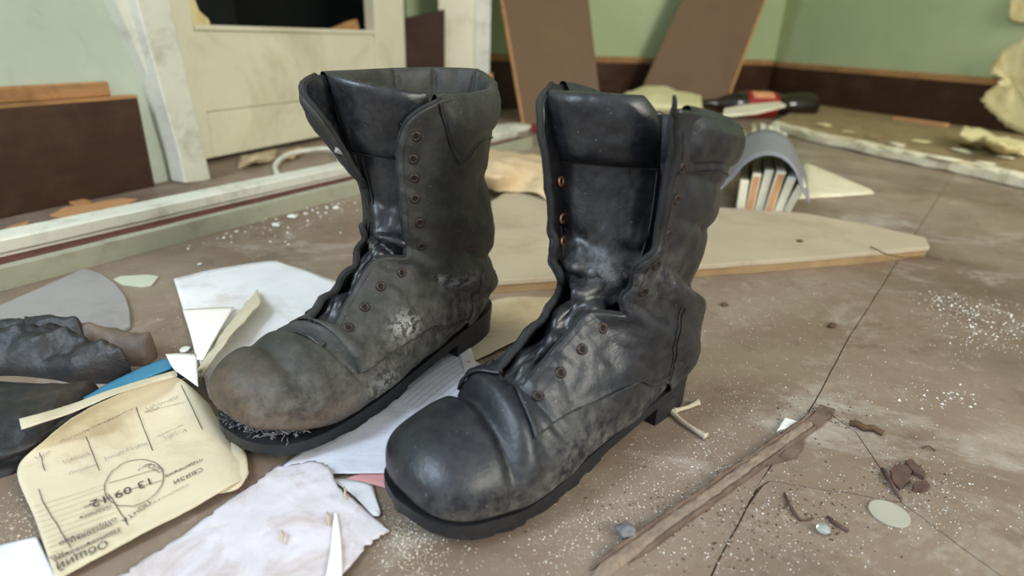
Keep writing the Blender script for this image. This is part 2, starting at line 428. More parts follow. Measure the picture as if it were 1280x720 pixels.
n = NT('rust_brass'); c = n.ramp(n.noise(300, 4), [(0.38, (0.018, 0.016, 0.015)), (0.70, (0.075, 0.045, 0.034))]); n.bump(n.noise(700, 3), 0.4, 0.0005)
n.b.inputs['Metallic'].default_value = 0.55; M['rust_brass'] = n.out(c, 0.5)
n = NT('bright_brass'); n.b.inputs['Metallic'].default_value = 0.8; M['bright_brass'] = n.out(n.ramp(n.noise(300, 4), [(0.3, (0.35, 0.14, 0.07)), (0.7, (0.75, 0.42, 0.26))]), 0.35)
M['hole_shade'] = NT('hole_shade').out((0.004, 0.004, 0.004), 0.9)
n = NT('thread'); M['thread'] = n.out(n.ramp(n.noise(200, 3), [(0.35, (0.014, 0.014, 0.015)), (0.65, (0.055, 0.054, 0.052))]), 0.9)
n = NT('fibre'); M['fibre'] = n.out(n.ramp(n.noise(300, 4), [(0.35, (0.08, 0.08, 0.09)), (0.65, (0.38, 0.38, 0.40))]), 0.9)

class Boot:
    """surface of a boot in its own frame: x to the toe (heel at 0), y to the wearer's left, z up.
    s runs from the toe tip (0) round the heel to the top of the shaft (15); phi goes round, 0 at the front."""
    def __init__(s, keys, disp, flare):
        s.T = curve([(i, k[0][0], k[0][1]) for i, k in enumerate(keys)])
        s.B = curve([(i, k[1][0], k[1][1]) for i, k in enumerate(keys)])
        s.W = curve([(i, k[2]) for i, k in enumerate(keys)])
        s.disp, s.flare, s.edge = disp, flare, None
        s.mid = curve([(0, .45), (3, .36), (6, .36), (9, .46), (11, .5), (15, .5)])
        s.nb = curve([(0, 2.4), (1, 3.6), (2, 4.4), (7, 4.4), (9, 3.0), (11, 2.1), (15, 2.0)])
        s.nt = curve([(0, 1.95), (2, 1.95), (4, 1.9), (6, 1.6), (9, 1.7), (12, 2.0), (15, 2.0)])
    def raw(s, t, ph, fl_on=True):
        tt = min(15, max(0, t)); T = s.T(tt); B = s.B(tt); W = s.W(tt); m = s.mid(tt)
        if t > 15:
            d = s.T(15)-s.T(14.6)+s.B(15)-s.B(14.6); d = d/np.linalg.norm(d)*(t-15)*0.032; T = T+d; B = B+d
        C = B+(T-B)*m
        c, sn = math.cos(ph), math.sin(ph)
        n = s.nt(tt) if c > 0 else s.nb(tt)
        ce = math.copysign(abs(c)**(2/n), c); se = math.copysign(abs(sn)**(2/n), sn)
        A = (T-C)*ce if c > 0 else (C-B)*ce
        P = Vector((C[0]+A[0], W*se, C[1]+A[1]))
        return P + Vector(s.flare(tt, ph)) if fl_on else P
    def nrm(s, t, ph):
        e = 0.02
        t = min(14.98, max(0.03, t))
        du = s.raw(t+e, ph)-s.raw(t-e, ph); dv = s.raw(t, ph+e)-s.raw(t, ph-e)
        nn = dv.cross(du)
        if nn.length < 1e-12: return Vector((1, 0, 0))
        nn.normalize()
        return nn
    def P(s, t, ph, off=0.0):
        ph = (ph+math.pi) % (2*math.pi)-math.pi
        if s.edge:   # the lace facings stand up from the foot along their free edge
            e, k = s.edge[0 if ph >= 0 else 1]
            off += k(t)*math.exp(-((abs(ph)-e(t))/.20)**2)
        return s.raw(t, ph) + s.nrm(t, ph)*(off+s.disp(t, ph))

def fill_attrs(me, masks):
    for nm in ('dust', 'scuff', 'paint'):
        a = me.attributes.new(nm, 'FLOAT', 'POINT'); f = masks.get(nm)
        if f: a.data.foreach_set('value', [max(0.0, min(1.0, f(v.co))) for v in me.vertices])

def patch(boot, name, nu, nv, fn, mat, parent, masks, thick=None, off=-1.0, post=None):
    """fn(u, v) -> (s, phi, offset)"""
    V = []
    for i in range(nu):
        for j in range(nv):
            q = fn(i/(nu-1), j/(nv-1))
            p = boot.P(*q)
            V.append(post(p, *q) if post else p)
    me = mesh_from(name, V, grid_faces(nu, nv)); fill_attrs(me, masks)
    o = link(name, me, mat, parent)
    if thick: solidify(o, thick, off)
    return o

def ring_mesh(r, rt, nm=20, nn=8):
    V, Fc = [], []
    for i in range(nm):
        a = 2*math.pi*i/nm
        for j in range(nn):
            b = 2*math.pi*j/nn
            V.append(((r+rt*math.cos(b))*math.cos(a), (r+rt*math.cos(b))*math.sin(a), rt*0.75*math.sin(b)))
    for i in range(nm):
        for j in range(nn):
            Fc.append((i*nn+j, ((i+1) % nm)*nn+j, ((i+1) % nm)*nn+(j+1) % nn, i*nn+(j+1) % nn))
    return mesh_from('eyelet', V, Fc)
EYE = ring_mesh(0.0030, 0.0013)
def disc_mesh(r, n=16):
    return mesh_from('lace_hole_shade', [(r*math.cos(2*math.pi*k/n), r*math.sin(2*math.pi*k/n), 0) for k in range(n)], [tuple(range(n))])
HOLE = disc_mesh(0.0024)

def add_eyelet(boot, parent, s, ph, off, mat='rust_brass', inside=False, scl=1.0):
    p = boot.P(s, ph, off); nn = boot.nrm(s, ph)
    if inside: nn = -nn
    e = bpy.data.objects.new('eyelet', EYE.copy()); COL.objects.link(e); e.parent = parent
    e.data.materials.append(M[mat])
    for q in e.data.polygons: q.use_smooth = True
    e.rotation_mode = 'QUATERNION'; e.rotation_quaternion = nn.to_track_quat('Z', 'X'); e.location = p; e.scale = (scl, scl, scl)
    h = bpy.data.objects.new('lace_hole_shade', HOLE.copy()); COL.objects.link(h); h.parent = e; h.data.materials.append(M['hole_shade'])  # flat black disc, its colour stands in for the shade inside the eyelet
    h.location = (0, 0, 0.0004)
    return e

def seam(boot, parent, pts, r=0.0006, name='stitched_seam', mat='thread', off=0.0022):
    """thin raised thread through (s, phi) points"""
    cs = curve([(i, a, b) for i, (a, b) in enumerate(pts)]); n = (len(pts)-1)*14
    L = []
    for k in range(n+1):
        a, b = cs(k*(len(pts)-1)/n); L.append(boot.P(a, b, off))
    V, Fc = tube(L, r, 6); return obj(name, V, Fc, M[mat], parent)

def sole_part(parent, name, hw, zb, z0, z1, mat, x0=0.0, x1=1.0, grow=0.0, notch=None, zwarp=None, nx=90):
    """slab following the sole: half widths hw(x) -> (near, far); zb(x) reference height; z0, z1 offsets (functions)"""
    xs = [x0+(x1-x0)*(0.5-0.5*math.cos(math.pi*i/nx)) for i in range(nx+1)]
    V, Fc = [], []
    for x in xs:
        n_, f_ = hw(x)
        n_ = max(0.0008, n_+grow); f_ = max(0.0008, f_+grow)
        if notch: n_ -= notch(x, 1); f_ -= notch(x, -1)
        for k in range(5):
            y = lerp(-f_, n_, k/4); zt = zb(x)+z1(x); zz = zb(x)+z0(x)
            V.append((x, y, zz)); V.append((x, y, zt))
    m = 10
    for i in range(nx):
        a = i*m; b = (i+1)*m
        for k in range(4):
            Fc.append((a+2*k, a+2*k+2, b+2*k+2, b+2*k)); Fc.append((a+2*k+1, b+2*k+1, b+2*k+3, a+2*k+3))
        Fc.append((a, b, b+1, a+1)); Fc.append((a+8, a+9, b+9, b+8))
    Fc.append((0, 1, 3, 5, 7, 9, 8, 6, 4, 2)); e = nx*m
    Fc.append((e, e+2, e+4, e+6, e+8, e+9, e+7, e+5, e+3, e+1))
    o = obj(name, V, Fc, mat, parent, False)
    me = o.data
    bm = bmesh.new(); bm.from_mesh(me); bmesh.ops.recalc_face_normals(bm, faces=bm.faces); bm.to_mesh(me); bm.free()
    bevel(o, 0.0020, 2)
    return o
D2 = math.pi/180
KEYS_R = [((.323, .0420), (.323, .0410), .001), ((.3160, .0565), (.3165, .030), .027), ((.302, .067), (.302, .025), .0435),
 ((.275, .074), (.274, .019), .051), ((.251, .078), (.247, .014), .053), ((.228, .089), (.215, .015), .052),
 ((.207, .101), (.175, .018), .048), ((.190, .114), (.130, .022), .045), ((.176, .128), (.082, .026), .041),
 ((.166, .143), (.036, .031), .039), ((.160, .158), (.014, .050), .039), ((.157, .174), (.016, .078), .039),
 ((.157, .192), (.036, .110), .039), ((.159, .216), (.036, .160), .042), ((.162, .246), (.027, .205), .047), ((.166, .278), (.018, .245), .051)]
KEYS_L = [((.314, .0485), (.314, .0475), .001), ((.308, .066), (.309, .037), .029), ((.294, .077), (.294, .031), .043),
 ((.275, .081), (.274, .023), .051), ((.248, .081), (.245, .016), .053), ((.222, .087), (.210, .017), .052),
 ((.201, .098), (.170, .019), .049), ((.184, .111), (.125, .023), .045), ((.171, .126), (.080, .028), .041),
 ((.162, .142), (.034, .033), .039), ((.157, .158), (.012, .050), .040), ((.155, .174), (.010, .082), .041),
 ((.155, .192), (.018, .113), .041), ((.157, .214), (.024, .160), .044), ((.160, .242), (.024, .205), .048), ((.164, .272), (.018, .274), .051)]

def dispR(s, ph):
    a = abs(ph); d = 0.0
    top = max(0, math.cos(ph))
    # flex creases behind the toe cap: a groove, a rounded ridge, a second groove
    q = s + 0.35*ph
    d += -0.0080*gauss(q, 3.72, .20)*sstep(2.0, .6, a) + 0.0060*gauss(q, 4.35, .32)*sstep(1.9, .4, a)
    d += -0.0022*gauss(s-.25*ph, 4.75, .14)*sstep(1.8, .8, a)
    for k, (c, sl) in enumerate(((4.2, .5), (4.5, .62), (4.8, .7))):
        d += -0.0009*gauss(s-sl*(a-1.2), c, .07)*gauss(a, 1.35, .4)
    # ankle folds and the sagging pads under the collar
    d += .0022*gauss(s, 13.45, .26)*sstep(1.0, 1.5, a) - .003*gauss(s, 13.86, .08)*sstep(1.0, 1.5, a) - .0028*gauss(s-.12*(a-1.5), 13.0, .11)*sstep(1.0, 1.6, a)
    d += 0.004*gauss(s-0.5*(a-1.5), 11.0, .5)*sstep(.9, 1.6, a) - 0.006*gauss(s-.3*(a-1.5), 11.7, .35)*sstep(1.0, 2.0, a)
    d += 0.003*gauss(s-.5*(a-1.2), 9.2, .5)*gauss(a, 1.3, .6)
    d += 0.0035*fbm(s*.55, math.cos(ph)*1.2+3, math.sin(ph)*1.2)*sstep(4.2, 6.5, s) + 0.0012*fbm(s*1.6, math.cos(ph)*3, math.sin(ph)*3+7)*sstep(3.5, 5, s)
    return d
def flareR(s, ph):
    fx = fy = 0.0
    if ph < 0:
        e = gauss(-ph, .75, .38); fx += e*(0.022*sstep(8.6, 10.5, s)+0.008*sstep(12, 15, s)); fy += -e*.004*sstep(9, 12, s)
    else:
        e = gauss(ph, .80, .33); fx += e*(.010*sstep(8.5, 10.5, s)+.004*sstep(12, 15, s)); fy += e*(.010*sstep(9, 12, s))
        e2 = gauss(ph, .55, .25); fy += e2*.006*math.sin(s*2.1)*sstep(9, 11, s)*.5
    return (fx, fy, .007*gauss(-ph, 1.05, .55)*sstep(13.2, 15, s) if ph < 0 else 0.0)
def dispL(s, ph):
    a = abs(ph); d = 0.0
    q = s + 0.25*ph
    d += -0.0035*gauss(q, 3.1, .25)*sstep(1.6, .3, a) + 0.003*gauss(q, 3.75, .35)*sstep(1.9, .4, a) - 0.0085*gauss(s-.30*(ph-.2), 4.38, .14)*sstep(1.9, .9, a)
    d += 0.0030*gauss(s-.30*(ph-.2), 4.7, .22)*sstep(1.7, .7, a)
    # heavy folds where the shaft sags over the heel
    d += 0.0055*gauss(s-.55*(a-1.9), 11.9, .6)*sstep(.8, 1.7, a) - 0.0065*gauss(s-.62*(a-1.9), 10.75, .34)*sstep(.8, 1.7, a)
    d += 0.005*gauss(s-.75*(a-1.6), 9.55, .36)*sstep(.6, 1.3, a) - 0.004*gauss(s-.75*(a-1.6), 8.95, .25)*sstep(.7, 1.5, a)*sstep(2.8, 2.0, a)
    d += -0.004*gauss(s-.3*(a-1.5), 13.1, .3)*sstep(1.3, 2.2, a)
    d += 0.0032*fbm(s*.55+9, math.cos(ph)*1.2+3, math.sin(ph)*1.2)*sstep(4.2, 6.5, s) + 0.0014*fbm(s*1.6+5, math.cos(ph)*3, math.sin(ph)*3+7)*sstep(3.5, 5, s)
    return d
def flareL(s, ph):
    fx = fy = 0.0
    if ph < 0:
        e = gauss(-ph, .70, .45); fx += e*(0.042*sstep(11.4, 14.4, s)-.004*gauss(s, 11, .8)); fy += -e*.006*sstep(12, 14, s)
    else:
        e = gauss(ph, .85, .4); fx += e*.006*sstep(9, 11, s); fy += e*.004*sstep(9, 12, s)
    return (fx, fy, -.014*max(0, math.sin(ph))*sstep(12.5, 15, s))

BR = Boot(KEYS_R, dispR, flareR)
BL = Boot(KEYS_L, dispL, flareL)
RPOS, RANG = (0.171, 0.520), R(-137.6)
LPOS, LANG = (-0.031, 0.6280), R(-124.5)
def build_boot(b, name, pos, ang, cfg):
    root = empty(name, (pos[0], pos[1], 0.0), ang)
    mt, mi, me_ = M[cfg['mat']], M['leather_inner'], M[cfg['edge']]
    mk = cfg['masks']
    en, ef = curve(cfg['near_edge']), curve(cfg['far_edge'])
    st = cfg['throat']
    def EN(s): return 0.0 if s < st-.12 else D2*en(s)*sstep(st-.12, st+.22, s)
    def EF(s): return 0.0 if s < st-.12 else D2*ef(s)*sstep(st-.12, st+.22, s)
    b.edge = [(EN, cfg['lift'][0]), (EF, cfg['lift'][1])]
    # --- the whole leather upper, open along the laces
    NU, NV = 170, 120
    V = []
    for i in range(NU):
        s = 15*(i/(NU-1)); 
        for j in range(NV):
            v = j/(NV-1); v = v - .10*math.sin(4*math.pi*v)/(4*math.pi)
            V.append(b.P(s, lerp(EN(s), 2*math.pi-EF(s), v), 0.0))
    bm = bmesh.new(); vs = [bm.verts.new(p) for p in V]
    for f in grid_faces(NU, NV): bm.faces.new([vs[k] for k in f])
    bmesh.ops.remove_doubles(bm, verts=bm.verts, dist=2e-5)
    me = bpy.data.meshes.new('upper'); bm.to_mesh(me); bm.free(); fill_attrs(me, mk)
    up = link('upper', me, mt, root); me.materials.append(mi)
    m = solidify(up, 0.0026).modifiers['thick']; m.material_offset = 1
    # --- quarters with the eyelet rows, one each side
    for side in (1, -1):
        e = EN if side > 0 else EF
        pb = curve(cfg['quarter_low']); c0, c1 = cfg['quarter_front']
        def fn(u, v, e=e, side=side, pb=pb):
            sf = lerp(c0, c1, v**.8); s = lerp(sf, 15.02, u)
            ph = lerp(e(max(s, c0+.02)) if s >= c0 else e(c0)+0.0, min(math.pi*.999, D2*pb(s)), v)
            ed = min(v, 1)*1.0
            return (s, side*ph, 0.0010)
        q = patch(b, 'quarter', 130, 44, fn, mt, root, mk)
        if side < 0: q.data.flip_normals()
        mm = solidify(q, 0.0022, 1.0).modifiers['thick']
        # rolled, frayed double edge of the facing
        L = []; rr = []
        for k in range(150):
            s = lerp(c0+.05, 15.0, k/149); L.append(b.P(s, side*(e(s)-.006), 0.0006)); rr.append((.0021 if side > 0 else .0026)*(1+.25*nz(s*5, side*3, cfg['seed'])))
        V, Fc = tube(L, rr, 8); ed = obj('facing_edge', V, Fc, me_, root); fill_attrs(ed.data, {})
        # stitch line along the facing
        seam(b, root, [(s, side*(e(s)+.085)) for s in np.linspace(c0+.3, 14.7, 16)], 0.0003, off=.0033)
    # --- heel counter
    ac = curve(cfg['counter'])
    c_lo, c_hi = cfg['counter'][0][0], cfg['counter'][-1][0]
    cm = patch(b, 'heel_counter', 40, 50, lambda u, v: (lerp(c_lo, c_hi, u), lerp(D2*ac(lerp(c_lo, c_hi, u)), 2*math.pi-D2*ac(lerp(c_lo, c_hi, u)), v), .0016+.0012*math.sin(math.pi*min(1, v*6)/2)*(v < .5)+.0012*(v >= .5)), mt, root, mk)
    solidify(cm, 0.0014, 1.0)
    # --- seams
    for pts in cfg['collar_seams']: seam(b, root, [(q, w_*D2) for q, w_ in pts], 0.0006, off=.0042, mat='leather_inner')
    for pts in cfg['seams']: seam(b, root, [(q, w_*D2) for q, w_ in pts], 0.0006, off=.0036)
    # --- padded collar: outer face, rolled rim, inner face
    cl = curve(cfg['collar_low']); p0, p1 = cfg['collar_from'], cfg['collar_to']
    th = cfg['collar_pad']; cuts = cfg['collar_cuts']
    def col(u, v):
        ph = lerp(p0, p1, u); slow = cl(ph if ph <= 180 else 360-ph) if not cfg.get('far_low') else (cl(ph) if ph <= 180 else curve(cfg['far_low'])(360-ph))
        q = 1.0
        for c in cuts: q -= .65*gauss(ph, c, 3.0)
        endf = sstep(0, .05, u)*sstep(1, .95, u)
        if v < .5:
            t = v/.5; s = lerp(slow, 15.0, t); off = .0006+(.002+th*math.sin(math.pi*min(.86, t*.88)))*sstep(0, .25, t)*(.25+.75*endf)
            if t > .75: off -= ((t-.75)/.25)**2*th*.45
        else:
            t = (v-.5)/.5; s = lerp(15.0, 13.2, sstep(0, 1, t)) ; s += .16*math.sin(math.pi*min(1, t*4))*(t < .25)
            off = lerp(.0010+th*.10*endf, -.0075*q, sstep(0, .22, t)) if t < .22 else -.0034-.0041*q*math.sin(math.pi*(.5+.5*(t-.22)/.78))
            off = min(off, .0026+th)
        return (s, D2*ph, off)
    co = patch(b, 'padded_collar', 130, 52, col, mt, root, mk)
    # --- tongue with its wrinkled bellows and padded top
    tw = curve(cfg['tongue_width'])   # s -> near, far half angles (deg)
    tl = curve(cfg['tongue_line'])    # s -> centre x, y, z, half width of the upright part
    al = cfg['tongue_turn']; dirv = Vector((-math.sin(al), math.cos(al), 0)); fwd = Vector((math.cos(al), math.sin(al), .12))
    def TP(s, x, off):
        a, c = tw(s); ph = lerp(-c*D2, a*D2, (x+1)/2)
        k = sstep(8.6, 10.6, s)
        p0 = b.raw(s, ph, False)+b.nrm(s, ph)*(off-.0050+.002*gauss(s, 7.5, 1.5)) if k < 1 else Vector()
        if k <= 0: return p0
        q = tl(s)
        p1 = Vector(q[:3])+dirv*(q[3]*x)+fwd*(.010*(1-x*x)-.004+off)+Vector((0, 0, -cfg['tilt']*x*sstep(11, 14, s)))
        return p0.lerp(p1, k)
    def tmesh(name, nu, nv, fn, mat):
        V = [TP(*fn(i/(nu-1), j/(nv-1))) for i in range(nu) for j in range(nv)]
        bm = bmesh.new(); vs = [bm.verts.new(p) for p in V]
        for f in grid_faces(nu, nv): bm.faces.new([vs[k] for k in f])
        bmesh.ops.remove_doubles(bm, verts=bm.verts, dist=3e-5); bmesh.ops.recalc_face_normals(bm, faces=bm.faces)
        me = bpy.data.meshes.new(name); bm.to_mesh(me); bm.free(); fill_attrs(me, mk)
        return link(name, me, mat, root)
    ts0, ts1 = cfg['tongue_span']
    def tong(u, v):
        s = lerp(ts0, ts1, u); x = v*2-1
        wr = sstep(4.6, 5.6, s)*sstep(12.0, 10.9, s)
        off = wr*(.0046*math.sin(s*3.8+2.0*x+2.6*nz(s*.6, x*1.0, cfg['seed']))*(.65+.6*nz(s*.7, x*1.2, 4)) + .0050*nz(s*1.1, x*1.8, 9+cfg['seed']) + .0012*nz(s*2.2, x*3, 5))
        off += .0012*fbm(s*.9, x*2, 2)
        return (s, x, off)
    tg = tmesh('tongue', 160, 56, tong, mi)
    solidify(tg, 0.003, 0.0)
    ps0, ps1 = cfg['pad_span']
    def pad(u, v):
        s = lerp(ps0, ps1, u)
        if v <= .6: x = lerp(-1, 1, v/.6); front = True
        else: x = lerp(1, -1, (v-.6)/.4); front = False
        e = (1-abs(x)**3.2)**.6*(1-abs(2*u-1)**4.5)**.55
        e2 = e
        ww = cfg['pad_width'](u)
        off = .0016+(cfg['pad_thick']*e*(1+.15*fbm(s*1.2, x*1.6, cfg['seed'])) if front else -.006*e)
        return (s, lerp(-ww[0], ww[1], (x+1)/2), off)
    pd = tmesh('tongue_pad', 60, 66, pad, mi)
    for pts in cfg['pad_seams']:
        V, Fc = tube([TP(q, x, o) for q, x, o in pts], .0006, 6); obj('stitched_seam', V, Fc, M['thread'], root)
    # --- eyelets
    for s, p in cfg['eyelets_near']: add_eyelet(b, root, s, p*D2, .0036, scl=cfg.get('eye', 1.0))
    for s, p in cfg['eyelets_far']: add_eyelet(b, root, s, -p*D2, -.0032, 'bright_brass', inside=True)
    for s, p in cfg['eyelets_far_out']: add_eyelet(b, root, s, -p*D2, .0036)
    # --- sole
    tab = []
    for k in range(0, 91):
        s = k*.1; B = b.B(s); tab.append((float(B[0]), b.W(s), float(B[1])))
    tab.sort(); xs = [t[0] for t in tab]; ws = [t[1] for t in tab]; zs = [t[2] for t in tab]
    xt = xs[-1]-cfg.get('toe_cut', 0); hx = cfg['heel_x']
    def hwf(x):
        wv = float(np.interp(x, [0, .10, .17, .25, .33], [.80, .77, .80, .88, .90]))*float(np.interp(x, xs, ws))
        if x < hx+.042: wv = min(wv, .0305*math.sqrt(max(0, 1-((hx+.042-x)/.042)**2)))
        if x > xt-.03: 
            wv = min(wv, .050*math.sqrt(max(0, 1-((x-(xt-.045))/.0455)**2)))
        return (wv, wv)
    zsole = curve(cfg['sole_z'])
    sc = lambda g: (lambda x: hwf(min(xt, max(hx, (hx+xt)/2+(x-(hx+xt)/2)/(1+2*g/(xt-hx))))))
    zb = lambda x: zsole(x)
    g1 = cfg['welt']
    sole_part(root, 'welt', sc(g1), zb, lambda x: -.0055, lambda x: .0020, M['rubber'], hx-g1, xt+g1, g1*.9)
    bot = curve(cfg['sole_bottom'])
    lug = lambda x, sd: .0022*sstep(.1, .3, math.sin(x*210+sd*.7+2.5*nz(x*30, sd, 1)))*(.4+.8*abs(nz(x*22, sd, 6)))*(1 if x > .15 else 0)+.0012*nz(x*110, sd, 3)
    sole_part(root, 'outsole', sc(g1-.001), zb, lambda x: min(-.008, bot(x)-zb(x)+.0045), lambda x: -.0050, M['rubber'], hx-g1, xt+g1, g1*.8)
    sole_part(root, 'tread', sc(g1-.003), zb, lambda x: min(-.009, bot(x)-zb(x)), lambda x: min(-.008, bot(x)-zb(x)+.005), M['rubber'], .165, xt+g1-.004, g1*.3, notch=lug, nx=150)
    sole_part(root, 'heel_block', sc(.001), zb, lambda x: -zb(x)+cfg['heel_z'], lambda x: -.008, M['rubber'], hx-.002, .088, .002, notch=lambda x, sd: .0006*nz(x*120, sd, 8), nx=40)
    return root

def maskR(): 
    return dict(dust=lambda p: .8*gauss(p.z, .022, .022)*sstep(.04, .10, p.x)*sstep(.0, .03, p.y) + .7*gauss(p.x, .20, .03)*gauss(p.z, .045, .025)*sstep(0, .03, p.y) + .55*gauss(p.x, .13, .03)*gauss(p.z, .15, .02) + .12,
                paint=lambda p: .35*gauss(p.x, .15, .012)*gauss(p.z, .155, .012)*gauss(p.y, .02, .02))
CFG_R = dict(collar_seams=[[(13.95, 60), (13.9, 72), (14.02, 92), (14.12, 112), (14.08, 150)]],
    lift=(lambda s: .0022*sstep(4.7, 5.2, s)+.002*sstep(9, 11, s), lambda s: (.0055+.0014*math.sin(s*4.2))*sstep(4.8, 5.8, s)*sstep(11, 9.5, s)+.003*sstep(10, 11, s)),
    tilt=.0,mat='leather_black', edge='leather_suede', seed=3, masks=maskR(), throat=4.75,
    near_edge=[(4.6, 19), (5.7, 18.5), (8.06, 22), (8.5, 33), (9.0, 44), (9.6, 41), (10.4, 45), (11.0, 44), (11.5, 45.6), (12.14, 51), (13.1, 52.5), (14.1, 53.6), (14.8, 50.4), (15, 50)],
    far_edge=[(4.6, 17), (5.7, 17), (6.4, 15), (7, 18), (8.06, 20), (9.0, 33), (9.6, 31), (10.4, 36), (11.1, 34), (11.9, 39), (13, 39), (14, 40), (14.6, 44), (15, 56)],
    quarter_low=[(4.1, 50), (5.18, 53.3), (6.16, 62), (7.37, 78), (8.1, 105), (8.7, 140), (9.4, 179.9), (15, 179.9)], quarter_front=(4.80, 4.19),
    counter=[(8.3, 112), (8.8, 98), (9.37, 84), (10.0, 82), (10.55, 84), (10.9, 120)],
    seams=[[(4.19, 50), (5.18, 53.3), (6.16, 62), (7.37, 77.6), (8.1, 97), (8.45, 107)], [(8.35, 109), (8.8, 97), (9.37, 83.5), (10.0, 81.5), (10.54, 82.5)], [(8.35, 113), (8.8, 101), (9.37, 87.5), (10.0, 85.5), (10.54, 86.5)]],
    collar_low=[(58, 14.0), (72, 13.92), (92, 14.05), (112, 14.15), (180, 14.1)], collar_from=60, collar_to=300, collar_pad=.0065, collar_cuts=(130, 180, 230),
    tongue_span=(4.35, 14.6), tongue_width=[(4.35, 22, 22), (5.5, 24, 24), (8, 28, 28), (9.5, 44, 40), (11.5, 45, 45), (15, 45, 45)], tongue_turn=R(35),
    tongue_line=[(8.6, .172, 0, .120, .030), (9.6, .153, -.001, .136, .029), (10.6, .142, -.002, .154, .030), (11.6, .136, -.006, .178, .035), (12.8, .134, -.010, .214, .038), (14, .139, -.012, .245, .040), (15, .146, -.012, .278, .041)],
    pad_span=(13.2, 14.9), pad_width=lambda u: (1.0+.06*u-.16*max(0, (u-.75)/.25)**2, 1.0-.30*max(0, (u-.62)/.38)**2), pad_thick=.0115,
    pad_seams=[[(13.2, -1+x/10, .0022) for x in range(21)], [(q, .95, .0020) for q in np.linspace(10.2, 13.15, 14)], [(q, -.93, .0020) for q in np.linspace(10.2, 13.15, 14)]],
    eyelets_near=[(5.02, 31.3), (5.97, 32.8), (6.98, 33.6), (8.03, 37.6), (10.45, 52), (11.65, 54.8), (12.56, 61.5), (13.34, 62.1), (13.95, 61)],
    eyelets_far=[(13.15, 52), (12.2, 51), (11.35, 49), (10.4, 47)], eyelets_far_out=[(5.02, 31), (5.97, 32), (6.98, 33), (8.03, 37)],
    heel_x=.018, welt=.0022, sole_z=[(.0, .031), (.036, .030), (.082, .026), (.13, .022), (.175, .018), (.215, .015), (.247, .014), (.275, .0185), (.302, .024), (.324, .030)],
    sole_bottom=[(.0, .012), (.09, .017), (.12, .013), (.15, .008), (.18, .003), (.2, .001), (.255, .0025), (.28, .0065), (.30, .012), (.325, .020)], heel_z=0.0)

